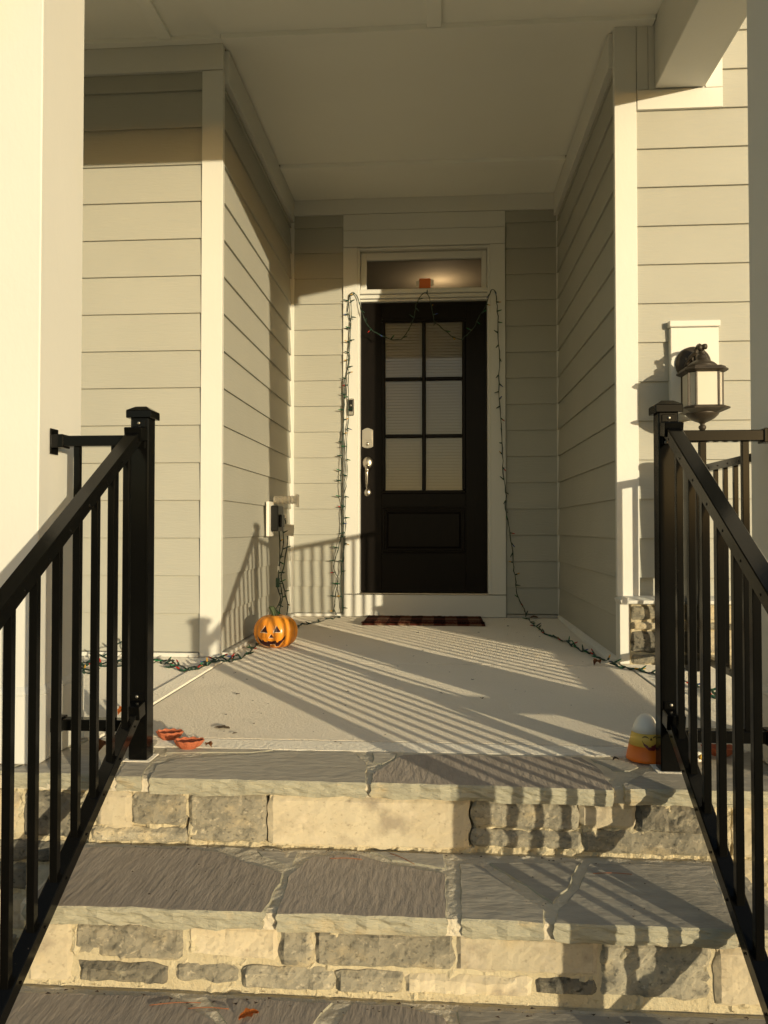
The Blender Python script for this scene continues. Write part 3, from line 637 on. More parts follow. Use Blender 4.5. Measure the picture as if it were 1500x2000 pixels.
# mortar between the flags (one bed per tread, a little below the stone faces)
def bed(x0,x1,y0,y1,z,seed):
    nx=int((x1-x0)/0.014); ny=int((y1-y0)/0.014); bm=B(); G=[]
    for j in range(ny+1):
        row=[]
        for i in range(nx+1):
            x=x0+(x1-x0)*i/nx; y=y0+(y1-y0)*j/ny
            q=Vector((x,y,seed)); zz=z+0.0022*noise.noise(q*30)+0.0016*noise.noise(q*80)
            if j==0: zz-=0.004
            row.append(bm.verts.new((x,y+(0.004*noise.noise(q*40) if j==0 else 0),zz)))
        G.append(row)
    for j in range(ny):
        for i in range(nx): bm.faces.new((G[j][i],G[j][i+1],G[j+1][i+1],G[j+1][i]))
    ring=[G[0][i] for i in range(nx+1)]+[G[j][nx] for j in range(1,ny+1)]+[G[ny][i] for i in range(nx-1,-1,-1)]+[G[j][0] for j in range(ny-1,0,-1)]
    bk=[bm.verts.new((v.co.x,v.co.y,z-0.036)) for v in ring]; k=len(ring)
    for i in range(k): bm.faces.new((ring[i],ring[(i+1)%k],bk[(i+1)%k],bk[i]))
    bm.faces.new(bk)
    finish(bm,'mortar_bed','bed_mortar',ss,kind='stuff')
bed(-1.5,1.16,1.850,2.160,-0.0022,1); bed(SX0,SX1,1.546,1.845,-0.1656,2); bed(SX0,SX1,1.250,1.548,-0.3376,3)

# porch foundation walls beside the steps
for (x0,x1,lab,sdn) in ((-4.4,-0.868,'ledge stone foundation wall left of the steps, seen through the left railing',101),(0.686,1.22,'ledge stone foundation wall right of the steps, seen through the right railing',202)):
    fw = thing('foundation_wall', lab, 'wall', ((x0+x1)/2, 1.86, -0.83))
    mortar_face(fw, x0 if x0 > -2 else -2.0, x1, -0.83, -0.038, 1.870, 0.02, sdn)
    z = -0.040; j = 0
    for h in (0.122,0.058,0.075,0.100,0.060,0.11,0.09,0.115):
        course(fw, max(x0,-2.0), x1, z-h, z, 1.858, sdn+j, 0.16, 0.36); z -= h; j += 1
# stone base of the right front wall
sb = thing('stone_wall', 'low ledge stone base under the white water table, right of the entry corner', 'wall', (1.5, YF-0.06, 0))
zz = 0.271
for j, h in enumerate((0.072,0.042,0.103,0.052,0.09,0.11,0.10,0.09,0.10,0.1)):
    course(sb, 0.858, 2.6, zz-h, zz, YF-0.072, 300+j, 0.12, 0.28); zz -= h

# ------------------------------------------------------------------ railings
SL = 0.63; ANG = math.atan(SL)
def post(parent, x0, y0, ztop=0.905, zb=-0.001, w=0.049):
    p = bx('post','black',parent,x0,x0+w,y0,y0+w,zb,ztop,bev=0.003)
    bm = B(); c = 0.009; a0,a1,b0,b1 = x0-c,x0+w+c,y0-c,y0+w+c
    box(bm,a0,a1,b0,b1,ztop-0.008,ztop+0.012,0.0015)
    v=[bm.verts.new(q) for q in [(a0,b0,ztop+0.0121),(a1,b0,ztop+0.0121),(a1,b1,ztop+0.0121),(a0,b1,ztop+0.0121),(a0+0.019,b0+0.019,ztop+0.024),(a1-0.019,b0+0.019,ztop+0.024),(a1-0.019,b1-0.019,ztop+0.024),(a0+0.019,b1-0.019,ztop+0.024)]]
    for f in [(0,1,5,4),(1,2,6,5),(2,3,7,6),(3,0,4,7),(4,5,6,7),(3,2,1,0)]: bm.faces.new([v[i] for i in f])
    finish(bm,'post_cap','black',p); return p
def screw(parent, loc, axis='Y'):
    bm = B(); lathe(bm,[(0.0045,0.0),(0.0042,0.002),(0.002,0.0032)],loc,10,axis); return finish(bm,'screw','screw',parent,smooth=True)
def stair_railing(xc, inner, label):
    """xc: centre of the rail plane; inner: +1 if the inner side is +X"""
    t = thing('stair_railing', label, 'railing', (xc, 1.3, -0.83), group='stair railings')
    y1 = 1.963
    post(t, xc-0.0245, y1, 0.905)
    post(t, xc-0.0245, 1.105, 0.475, -0.50)
    def rail(name, ztop_at_post, hgt, wid):
        L = (y1-0.004-1.150)/math.cos(ANG); bm = B()
        box(bm,-wid/2,wid/2,-L/2,L/2,-hgt/2,hgt/2,0.002)
        ym = (y1-0.004+1.150)/2; zm = ztop_at_post+SL*(ym-y1)-hgt/2/math.cos(ANG)
        mt = Matrix.Translation((xc,ym,zm))@Matrix.Rotation(ANG,4,'X')
        for v in bm.verts: v.co = mt@v.co
        return finish(bm,name,'black',t)
    hr = rail('handrail', 0.882, 0.031, 0.036); br = rail('bottom_rail', 0.162, 0.030, 0.033)
    n = 0; y = 1.885
    while y > 1.17:
        zt = 0.882+SL*(y-y1)-0.030; zb = 0.162+SL*(y-y1)-0.006
        bm = B(); box(bm,xc-0.008,xc+0.008,y-0.008,y+0.008,zb,zt,0.001); finish(bm,'baluster','black',t)
        for (zz_, nm) in ((0.882+SL*(y+0.02-y1)-0.022,'h'),(0.162+SL*(y+0.02-y1)-0.020,'b')):
            bm = B(); lathe(bm,[(0.003,0.0),(0.0028,0.0014),(0.001,0.002)],(xc+inner*0.0175,y+0.02,zz_),8,'X')
            if inner < 0:
                for v in bm.verts: v.co.x = 2*(xc-0.0175)-v.co.x
            finish(bm,'screw','black',t,smooth=True)
        y -= 0.0878; n += 1
    # swivel brackets
    for (zc, nm) in ((0.852,0),(0.138,1)):
        bm = B(); box(bm,xc-0.017,xc+0.017,y1-0.004,y1-0.0005,zc-0.036,zc+0.040,0.001)
        bk = finish(bm,'bracket','black',t)
        bm = B(); box(bm,xc-0.0225,xc+0.0225,y1-0.046,y1-0.0045,zc-0.018,zc+0.019,0.002,mtx=Matrix.Translation((0,y1-0.02,zc))@Matrix.Rotation(0.16,4,'X')@Matrix.Translation((0,-y1+0.02,-zc)))
        finish(bm,'bracket_collar','black',bk)
        screw(bk,(xc,y1-0.0045,zc+0.031)); screw(bk,(xc-0.008,y1-0.0045,zc-0.030))
    bm = B(); box(bm,xc-0.036,xc+0.036,y1-0.010,y1+0.06,0.0012,0.0035,0.001); finish(bm,'sealant_pad','concrete_smooth',t)
    return t
stair_railing(-0.783, +1, 'black metal stair railing on the left of the steps, running down from its capped post')
stair_railing(0.5755, -1, 'black metal stair railing right of the steps, its post beside the candy corn figure')
def guard_x(x0, x1, y, label, balx, endleft):
    t = thing('guard_railing', label, 'railing', ((x0+x1)/2, y, 0), group='short guard railings')
    for nm, z0, z1, w in (('top_rail',0.825,0.853,0.034),('bottom_rail',0.074,0.104,0.032)):
        bx(nm,'black',t,x0,x1,y-w/2,y+w/2,z0,z1,bev=0.002)
        xe = x0 if endleft else x1; s = 1 if endleft else -1
        bm = B(); a,b = sorted((xe-s*0.004, xe)); box(bm,a,b,y-0.020,y+0.020,z0-0.020,z1+0.020,0.001); bk = finish(bm,'bracket','black',t)
        a,b = sorted((xe, xe+s*0.032)); bm = B(); box(bm,a,b,y-0.021,y+0.021,z0-0.004,z1+0.004,0.0015); finish(bm,'bracket_collar','black',bk)
    for xb in balx: bx('baluster','black',t,xb-0.008,xb+0.008,y-0.008,y+0.008,0.104,0.825,bev=0.001)
    return t
guard_x(-1.024,-0.8085,1.985,'short black guard rail between the left post and the left column',(-0.960,-0.858),True)
guard_x(0.602,0.840,1.985,'short black guard rail between the right post and the right column',(0.664,0.768),False)
t = thing('guard_railing','black side guard rail running from behind the right column back to its end post','railing',(1.080,2.7,0))
post(t,1.056,3.352,0.905)
GX=1.080
for nm, z0, z1, w in (('top_rail',0.833,0.863,0.034),('bottom_rail',0.065,0.094,0.032)):
    bx(nm,'black',t,GX-w/2,GX+w/2,2.165,3.350,z0,z1,bev=0.002)
    bx('bracket','black',t,GX-0.021,GX+0.021,3.320,3.351,z0-0.004,z1+0.004,bev=0.002)
y=3.276
while y>2.2:
    bx('baluster','black',t,GX-0.008,GX+0.008,y-0.008,y+0.008,0.094,0.833,bev=0.001)
    for z in (0.846,0.086):
        bm=B(); lathe(bm,[(0.003,0.0),(0.0028,0.0014),(0.001,0.002)],(GX-0.0175,y+0.03,z),8,'X')
        for v in bm.verts: v.co.x=2*(GX-0.0175)-v.co.x
        finish(bm,'screw','twig',t)
    y-=0.0995

# ------------------------------------------------------------------ wall lantern and its block
mb = thing('mounting_block','white rectangular mounting block behind the wall lantern','mounting block',(1.15,YF-0.03,1.15))
bx('block','white',mb,1.046,1.258,YF-0.042,YF-0.001,1.152,1.512,bev=0.003)
bx('block_cap','white',mb,1.040,1.264,YF-0.050,YF-0.001,1.514,1.543,bev=0.003)
lt = thing('wall_lantern','bronze wall lantern with frosted panes beside the right column','lantern',(1.133,3.40,1.04))
LX, LY = 1.131, 3.375
bm = B(); lathe(bm,[(0.078,0.0),(0.078,0.008),(0.070,0.018),(0.045,0.026),(0.012,0.030)],(1.143,YF-0.042,1.345),32,'Y')
bp = finish(bm,'back_plate','bronze',lt,smooth=True)
bm = B()
tube(bm,smoothpath([(1.140,YF-0.065,1.305),(1.139,3.455,1.312),(1.136,3.41,1.335),(LX,LY,1.372)],5),0.013,8)
tube(bm,smoothpath([(1.098,3.49,1.325),(1.115,3.47,1.365),(1.135,3.45,1.385)],4),0.008,6)
tube(bm,smoothpath([(1.140,YF-0.065,1.375),(1.139,3.47,1.400),(1.136,3.42,1.405),(LX,LY,1.382)],5),0.008,8)
tube(bm,smoothpath([(1.139,3.49,1.312),(1.138,3.475,1.36),(1.138,3.46,1.398)],4),0.009,6)
tube(bm,smoothpath([(1.139,3.45,1.318),(1.139,3.462,1.345),(1.139,3.445,1.365),(1.137,3.43,1.350)],4),0.004,6)
finish(bm,'arm','bronze',lt,smooth=True)
bm = B(); lathe(bm,[(0.003,-0.012),(0.010,-0.010),(0.013,0.0),(0.010,0.010),(0.003,0.012)],(LX+0.012,LY,1.388),12); lathe(bm,[(0.003,-0.012),(0.009,-0.010),(0.012,0.0),(0.009,0.010),(0.003,0.012)],(LX-0.008,LY,1.384),12)
finish(bm,'loop','bronze',lt,smooth=True)
def octo(r, ch):   # square of half-width r with chamfers ch
    return [(r-ch,-r),(r,-r+ch),(r,r-ch),(r-ch,r),(-r+ch,r),(-r,r-ch),(-r,-r+ch),(-r+ch,-r)]
def octostack(bm, prof, cx0, cy0):
    rings=[]
    for (r,z) in prof: rings.append([bm.verts.new((cx0+x,cy0+y,z)) for x,y in octo(r,r*0.34)])
    for a,b in zip(rings,rings[1:]):
        for i in range(8): bm.faces.new((a[i],a[(i+1)%8],b[(i+1)%8],b[i]))
    bm.faces.new(rings[0]); bm.faces.new(rings[-1])
bm = B(); octostack(bm,[(0.068,1.268),(0.084,1.271),(0.091,1.277),(0.089,1.283),(0.082,1.287),(0.080,1.293),(0.066,1.296)],LX,LY); rf = finish(bm,'roof','bronze',lt)
bm = B(); lathe(bm,[(0.066,1.2965),(0.062,1.305),(0.050,1.316),(0.033,1.326),(0.022,1.330),(0.022,1.344),(0.018,1.352),(0.008,1.358),(0.008,1.374)],(LX,LY,0),24); finish(bm,'roof_dome','bronze',rf,smooth=True)
bm = B(); octostack(bm,[(0.060,1.098),(0.082,1.108),(0.094,1.112),(0.096,1.118),(0.086,1.124),(0.074,1.127)],LX,LY); bt = finish(bm,'base_tray','bronze',lt)
bm = B(); lathe(bm,[(0.068,1.104),(0.066,1.094),(0.050,1.078),(0.030,1.066),(0.018,1.062),(0.010,1.056),(0.009,1.050),(0.015,1.046),(0.016,1.038),(0.011,1.028),(0.002,1.025)],(LX,LY,0),24); finish(bm,'finial','bronze',bt,smooth=True)
pr8 = octo(0.070,0.0238)
for (x,y) in pr8: bx('frame_bar','bronze',lt,LX+x-0.0035,LX+x+0.0035,LY+y-0.0035,LY+y+0.0035,1.1275,1.2675)
for i in range(8):
    a = Vector((*pr8[i],0)); b = Vector((*pr8[(i+1)%8],0)); dd=(b-a).normalized(); nn=Vector((dd.y,-dd.x,0))
    a2=a+dd*0.0038; b2=b-dd*0.0038; bm=B()
    q=[a2-nn*0.001,b2-nn*0.001,b2-nn*0.003,a2-nn*0.003]
    prism(bm,[(LX+v.x,LY+v.y) for v in q],'Z',1.128,1.267); finish(bm,'frosted_pane','frost',lt)

# ------------------------------------------------------------------ doorbell, outlet
t = thing('doorbell','slim video doorbell, black face in a silver frame, on the left door casing','doorbell',(-0.599,YC,1.44))
bx('housing','nickel',t,-0.620,-0.577,YC-0.020,YC-0.0005,1.384,1.500,bev=0.004); bx('face_plate','plastic_b',t,-0.613,-0.584,YC-0.0225,YC-0.0205,1.410,1.490,bev=0.001)
bm=B(); lathe(bm,[(0.006,0),(0.006,0.0012),(0.003,0.002)],(-0.5985,YC-0.0228,1.452),12,'Y'); finish(bm,'lens','screw',t)
t = thing('outlet_cover','white outlet box on the left recess wall with its clear lid flipped open','outlet cover',(-1.0,4.52,0.66))
bx('back_plate','plastic_w',t,XL+0.016,XL+0.034,4.425,4.560,0.560,0.765,bev=0.003)
bm=B(); seg=10
for k in range(7): 
    x=XL+0.035+k*0.020; lathe(bm,[(0.022+0.003*math.sin(k),0),(0.026,0.006),(0.026,0.014),(0.022,0.0195)],(x,4.560,0.778),14,'X')
box(bm,XL+0.172,XL+0.180,4.515,4.605,0.735,0.812,0.002)
finish(bm,'lid','clear',t)
t = thing('outlet_timer','black plug-in timer in the open outlet box above the pumpkin','timer',(-0.96,4.55,0.66))
bx('timer_body','plastic_b',t,XL+0.036,XL+0.080,4.465,4.625,0.590,0.742,bev=0.006); bx('dial','plastic_b',t,XL+0.0805,XL+0.094,4.50,4.59,0.615,0.690,bev=0.004)
bx('plug','plastic_w',t,XL+0.081,XL+0.100,4.596,4.62,0.668,0.690,bev=0.002)
t = thing('cord_tag','white paper warning tag hanging on the light cord by the outlet','tag',(-0.93,4.74,0.60))
bm=B(); prev=None
for k in range(5):
    z=0.635-0.018*k; dy=0.006*math.sin(k*1.3)
    a=[bm.verts.new((-0.962,4.760+dy,z)),bm.verts.new((-0.900,4.750+dy*1.5,z-0.006))]
    if prev: bm.faces.new((prev[0],prev[1],a[1],a[0]))
    prev=a
bmesh.ops.solidify(bm,geom=list(bm.faces),thickness=0.0006)
finish(bm,'paper_tag','plastic_w',t)

# ------------------------------------------------------------------ string lights
def bulb_proto(tip):
    bm=B()
    lathe(bm,[(0.0030,0.0),(0.0036,0.004),(0.0036,0.012),(0.0028,0.015)],(0,0,0),6,mi=0)
    lathe(bm,[(0.0026,0.0152),(0.0030,0.019),(0.0022,0.026),(0.0006,0.031)],(0,0,0),6,mi=1)
    bmesh.ops.recalc_face_normals(bm,faces=bm.faces)
    me=bpy.data.meshes.new('bulb'); bm.to_mesh(me); bm.free(); me.materials.append(M['socket']); me.materials.append(M[tip]); return me
BUL=[bulb_proto(k) for k in ('bulb_g','socket','socket','bulb_g','socket','bulb_r','socket','bulb_b','bulb_g','bulb_y')]
def add_bulb(parent, p, d, rnd, sc=1.25):
    o=bpy.data.objects.new('bulb',rnd.choice(BUL)); COL.objects.link(o); place(o,p,parent)
    o.rotation_mode='QUATERNION'; o.rotation_quaternion=Vector(d).normalized().to_track_quat('Z','Y'); o.scale=(sc,sc,sc*rnd.uniform(0.85,1.1))
def strand(parent, pts, spacing, rnd, dirs, r=0.0021, wob=0.008, twist=True, name='wire'):
    path=smoothpath(pts,5,wob,rnd.random()*9); bm=B()
    tube(bm,path,r,5)
    if twist:
        p2=[p+Vector((math.sin(i*0.9),math.cos(i*1.1)*0.5,math.cos(i*0.9)))*0.0032 for i,p in enumerate(path)]
        tube(bm,p2,r,5)
    finish(bm,name,'wire',parent,smooth=True)
    acc=spacing*0.5
    for a,b in zip(path,path[1:]):
        L=(b-a).length; acc+=L
        if spacing and acc>spacing:
            acc-=spacing*rnd.uniform(0.8,1.2); add_bulb(parent,b,dirs(rnd),rnd)
S1=[(-0.607,2.221),(-0.618,2.132),(-0.603,1.99),(-0.61,1.777),(-0.631,1.636),(-0.645,1.459),(-0.652,1.283),(-0.659,1.142),(-0.666,0.965),(-0.659,0.79),(-0.659,0.614),(-0.673,0.509),(-0.701,0.421),(-0.715,0.333),(-0.686,0.263),(-0.7,0.158),(-0.714,0.07),(-0.7,0.012)]
S2=[(-0.607,2.221),(-0.596,2.061),(-0.61,1.848),(-0.617,1.636),(-0.613,1.424),(-0.627,1.212),(-0.624,1.0),(-0.638,0.825),(-0.634,0.649),(-0.644,0.474),(-0.658,0.333),(-0.672,0.228),(-0.651,0.088),(-0.654,0.012)]
S3=[(-0.646,1.629),(-0.649,1.424),(-0.649,1.212),(-0.645,1.001),(-0.648,0.79),(-0.648,0.544),(-0.648,0.298),(-0.651,0.019)]
S4=[(-0.607,2.221),(-0.582,2.231),(-0.54,2.166),(-0.511,2.059),(-0.469,1.987),(-0.423,1.951),(-0.335,1.907),(-0.282,1.899),(-0.229,1.926),(-0.194,1.982),(-0.166,2.052),(-0.141,2.158),(-0.096,2.22),(-0.061,2.191),(-0.036,2.085),(-0.019,2.014),(0.051,1.96),(0.086,1.924),(0.138,1.899),(0.172,1.905),(0.242,1.974),(0.294,2.078),(0.336,2.148),(0.364,2.228),(0.392,2.217),(0.398,2.146),(0.408,1.971),(0.414,1.761),(0.414,1.482),(0.43,1.273),(0.436,1.064),(0.453,0.856),(0.456,0.718),(0.483,0.579),(0.503,0.407),(0.516,0.269),(0.529,0.165),(0.577,0.063),(0.587,0.030),(0.587,0.012)]
F1=[(0.587,5.19),(0.595,4.813),(0.604,4.487),(0.644,4.302),(0.668,4.114),(0.695,3.892),(0.734,3.71),(0.769,3.491),(0.793,3.405),(0.849,3.325),(0.909,3.238),(0.967,3.065),(1.005,2.928),(0.98,2.81)]
F2=[(-0.83,4.35),(-0.856,4.71),(-0.826,4.814),(-0.782,4.844),(-0.728,5.04),(-0.663,5.191)]
F3=[(-0.94,3.99),(-0.929,3.878),(-0.916,3.668),(-0.916,3.521),(-0.96,3.422),(-0.995,3.419),(-1.014,3.289),(-1.045,3.179),(-1.119,3.233),(-1.207,3.352),(-1.278,3.386),(-1.362,3.302),(-1.468,3.282),(-1.559,3.327),(-1.485,3.137),(-1.397,3.075)]
C1=[(4.62,0.665),(4.705,0.518),(4.6,0.427),(4.558,0.306),(4.664,0.205),(4.59,0.119),(4.60,0.030)]
C2=[(4.600,0.680),(4.766,0.655),(4.816,0.516),(4.707,0.375),(4.632,0.307),(4.757,0.197),(4.838,0.109),(4.743,0.020)]
C3=[(4.56,0.60),(4.586,0.397),(4.53,0.277),(4.604,0.179),(4.448,0.113),(4.40,0.02)]
rnd=random.Random(3)
WY=YC-0.010
t=thing('string_lights','two green strands of mini string lights hanging down the left door casing','string lights',(-0.66,WY,0))
dl=lambda r: (-1,r.uniform(-0.5,0.0),r.uniform(-0.25,0.5)) if r.random()<0.7 else (1,-0.4,r.uniform(-0.4,0.3))
strand(t,[(x,WY-0.004,z) for x,z in S1],0.085,rnd,dl,wob=0.007); strand(t,[(x,WY-0.010,z) for x,z in S2],0.10,rnd,dl,wob=0.007); strand(t,[(x,WY-0.002,z) for x,z in S3],0,rnd,dl,r=0.0032,wob=0.002,twist=False)
t=thing('string_lights','green string lights swagged across the top of the door and hanging down its right side','string lights',(0.0,WY,1.0))
strand(t,[(x,WY-0.006,z) for x,z in S4],0.075,rnd,lambda r:(r.uniform(-1,1),-0.4,r.uniform(-0.9,0.7)),wob=0.007)
t=thing('string_lights','string lights lying along the porch floor from the door to the right railing','string lights',(0.8,4.0,0))
df=lambda r:(r.uniform(-1,1),r.uniform(-1,1),r.uniform(0.02,0.5))
strand(t,[(x,y,0.007) for x,y in F1],0.034,rnd,df,wob=0.012)
t=thing('string_lights','string lights lying behind the pumpkin and along the floor to the door casing','string lights',(-0.8,4.7,0))
strand(t,[(x,y,0.007) for x,y in F2],0.09,rnd,df,wob=0.012)
t=thing('string_lights','tangled string lights on the floor left of the pumpkin, along the left front wall','string lights',(-1.2,3.35,0))
strand(t,[(x,y,0.007) for x,y in F3],0.055,rnd,df,wob=0.016); strand(t,[(x-0.02,y+0.04,0.012) for x,y in F3[3:]],0.07,rnd,df,wob=0.022)
strand(t,[(-1.50,3.40,0.05),(-1.42,3.42,0.09),(-1.36,3.36,0.05),(-1.40,3.30,0.02),(-1.52,3.33,0.06)],0.06,rnd,df,wob=0.02)
t=thing('string_lights','green light cords dropping from the outlet timer to the floor behind the pumpkin','string lights',(-0.97,4.6,0.3))
dw=lambda r:(0.6,r.uniform(-1,1),r.uniform(-0.6,0.6))
for c_,sp in ((C1,0.13),(C2,0.20),(C3,0.09)): strand(t,[(-0.955,y,z) for y,z in c_],sp,rnd,dw,r=0.0027,wob=0.004)
for y,z in ((4.56,0.345),(4.585,0.37)): bx('connector','plastic_w',t,-0.965,-0.953,y,y+0.014,z,z+0.035,bev=0.002)
bx('connector','socket',t,-0.968,-0.946,4.53,4.56,0.255,0.31,bev=0.003)

# ------------------------------------------------------------------ pumpkin
PX, PY, PR, PH = -0.829, 3.885, 0.1115, 0.167
def pk_prof(t):   # t 0..1 bottom to top -> (radius, z)
    a = -math.pi/2 + math.pi*t
    r = PR*max(0.0, math.cos(a))**0.72; z = 0.5*PH*(1+math.copysign(abs(math.sin(a))**0.92, math.sin(a)))
    if t > 0.93: z -= (t-0.93)*0.14
    return max(r, 0.0015), z
def pk_rib(phi, t): return 1 - 0.055*abs(math.cos(5.5*(phi+0.18)))**5*min(1, 4*t*(1-t)+0.2)
pk = thing('pumpkin','small orange plastic jack-o-lantern pumpkin with a painted grin by the left recess wall','pumpkin',(PX,PY,0))
bm=B(); NS,NT=110,30; rings=[]
for j in range(NT+1):
    t_=j/NT; r,z=pk_prof(t_); rings.append([bm.verts.new((PX+r*pk_rib(2*math.pi*i/NS,t_)*math.cos(2*math.pi*i/NS),PY+r*pk_rib(2*math.pi*i/NS,t_)*math.sin(2*math.pi*i/NS),z)) for i in range(NS)])
for a,b in zip(rings,rings[1:]):
    for i in range(NS): bm.faces.new((a[i],a[(i+1)%NS],b[(i+1)%NS],b[i]))
bm.faces.new(rings[0]); bm.faces.new(rings[-1])
finish(bm,'pumpkin_shell','pumpkin',pk,smooth=True)
PROF=[pk_prof(j/200) for j in range(201)]
def pk_surf(u, z, off):   # u: offset along the face's own horizontal axis (face turned a little to the right)
    for j in range(200):
        if PROF[j][1] <= z <= PROF[j+1][1]: break
    r=PROF[j][0]; t_=j/200; u=u*1.10-0.003; s=max(-0.98,min(0.98,u/max(r,1e-3))); phi=-math.pi/2+0.06+math.asin(s)
    rr=r*pk_rib(phi,t_)+off
    return (PX+rr*math.cos(phi),PY+rr*math.sin(phi),z)
def decal(name, m, parent, poly, fn, off, cuts=3):
    bm=B(); vs=[bm.verts.new((p[0],p[1],0)) for p in poly]; bm.faces.new(vs)
    bmesh.ops.triangulate(bm,faces=bm.faces)
    for _ in range(cuts): bmesh.ops.subdivide_edges(bm,edges=[e for e in bm.edges if e.calc_length()>0.004],cuts=1,use_grid_fill=True); bmesh.ops.triangulate(bm,faces=bm.faces)
    for v in bm.verts: v.co=Vector(fn(v.co.x,v.co.y,off))
    return finish(bm,name,m,parent)
EY1=[(-0.051,0.090),(-0.019,0.088),(-0.032,0.122)]; EY2=[(0.010,0.091),(0.041,0.091),(0.022,0.122)]; NO=[(-0.012,0.064),(0.009,0.064),(-0.002,0.082)]
MO=[(-0.068,0.070),(-0.055,0.052),(-0.046,0.046),(-0.044,0.053),(-0.036,0.042),(-0.020,0.040),(-0.020,0.047),(0.0,0.045),(0.019,0.048),(0.019,0.040),(0.026,0.038),(0.031,0.046),(0.040,0.050),(0.047,0.058),(0.060,0.076),(0.056,0.056),(0.042,0.038),(0.028,0.019),(0.015,0.016),(0.013,0.030),(-0.010,0.029),(-0.012,0.013),(-0.034,0.017),(-0.054,0.031),(-0.064,0.050)]
def sh(p,dx,dz,s):
    cx_=sum(q[0] for q in p)/len(p); cz_=sum(q[1] for q in p)/len(p); return [((q[0]-cx_)*s+cx_+dx,(q[1]-cz_)*s+cz_+dz) for q in p]
for nm,p in (('eye',EY1),('eye',EY2),('nose',NO),('mouth',MO)):
    decal(nm+'_outline','cream',pk,sh(p,-0.0028,-0.0018,1.13 if nm!='mouth' else 1.05),pk_surf,0.0006); decal(nm,'maroon',pk,p,pk_surf,0.0013)
bm=B(); 
for k in range(7):
    a=2*math.pi*k/7; tube(bm,smoothpath([(PX+0.018*math.cos(a),PY+0.018*math.sin(a),0.150),(PX-0.007+0.012*math.cos(a),PY+0.012*math.sin(a),0.178),(PX-0.024+0.009*math.cos(a),PY+0.009*math.sin(a),0.207)],4),0.0078,7,r2=0.0058)
finish(bm,'stem','stem',pk,smooth=True)

# ------------------------------------------------------------------ candy corn figure
CX, CY = 0.543, 2.075
cc = thing('candy_corn_figure','smiling candy corn figure in white, yellow and orange beside the right railing post','figurine',(CX,CY,0))
CP=[(r_,z_*0.90) for r_,z_ in [(0.040,0.0),(0.0500,0.003),(0.0490,0.010),(0.0425,0.046),(0.0424,0.0462),(0.0350,0.082),(0.0349,0.0822),(0.0292,0.102),(0.0225,0.118),(0.0145,0.128),(0.006,0.1325),(0.001,0.1335)]]
for nm,m,a,b in (('orange_band','cc_orange',0,4),('yellow_band','cc_yellow',4,6),('white_tip','cc_white',6,12)):
    bm=B(); lathe(bm,CP[a:b],(CX,CY,0),40); finish(bm,nm,m,cc,smooth=True)
def cc_surf(u,z,off):
    for (r0,z0),(r1,z1) in zip(CP,CP[1:]):
        if z0<=z<=z1: break
    r=r0+(r1-r0)*(z-z0)/max(1e-6,z1-z0); phi=-math.pi/2+0.10+math.asin(max(-0.98,min(0.98,u/r)))
    return (CX+(r+off)*math.cos(phi),CY+(r+off)*math.sin(phi),z)
def arc(cx_,cz_,r,a0,a1,w0,n=8):
    o=[];i=[]
    for k in range(n+1):
        a=R(a0+(a1-a0)*k/n); w=w0*math.sin(math.pi*k/n)+0.0004
        o.append((cx_+r*math.cos(a),cz_+r*math.sin(a))); i.append((cx_+(r-w)*math.cos(a),cz_+(r-w)*math.sin(a)))
    return o+i[::-1]
for nm,p in (('eye',arc(-0.013,0.062,0.0078,15,165,0.0026)),('eye',arc(0.012,0.062,0.0078,15,165,0.0026)),('nose',[(-0.003,0.060),(0.0035,0.060),(0.0,0.0675)])): decal(nm,'maroon',cc,p,cc_surf,0.0008,1)
decal('mouth','red_print',cc,[(-0.022,0.060),(-0.018,0.052),(-0.010,0.047),(-0.0085,0.047),(-0.0085,0.0435),(-0.001,0.0432),(-0.001,0.0465),(0.006,0.048),(0.020,0.056),(0.017,0.046),(0.006,0.035),(-0.008,0.036),(-0.018,0.046)],cc_surf,0.0008,2)

# ------------------------------------------------------------------ clay dishes
def dish(x,y,r,rz,label,z=0.0):
    t=thing('clay_dish',label,'dish',(x,y,z),group='scalloped clay dishes')
    bm=B(); n=40; prof=[(0.52,0.0),(0.80,0.010),(0.97,0.020),(1.0,0.0235),(0.93,0.0235),(0.84,0.016),(0.55,0.007),(0.05,0.006)]
    rings=[]
    for (rr,h) in prof:
        rg=[]
        for i in range(n):
            a=2*math.pi*i/n; sc=1+(0.05*math.cos(9*a) if rr>0.75 else 0); pt=1+(0.20*max(0,math.cos(a-rz))**8 if rr>0.75 else 0)
            rg.append(bm.verts.new((x+r*rr*sc*pt*math.cos(a),y+r*0.72*rr*sc*pt*math.sin(a),z+h+(0.0014*math.cos(9*a) if h>0.018 else 0))))
        rings.append(rg)
    for a,b in zip(rings,rings[1:]):
        for i in range(n): bm.faces.new((a[i],a[(i+1)%n],b[(i+1)%n],b[i]))
    bm.faces.new(rings[0]); bm.faces.new(rings[-1])
    finish(bm,'bowl','clay',t)
dish(-0.775,2.175,0.036,0.2,'scalloped terracotta dish beside the left post, the farther of the two')
dish(-0.690,2.090,0.039,0.35,'scalloped terracotta dish on the floor edge, the nearer of the two left ones')
dish(0.752,2.125,0.042,2.6,'scalloped terracotta dish behind the bars of the right railing')
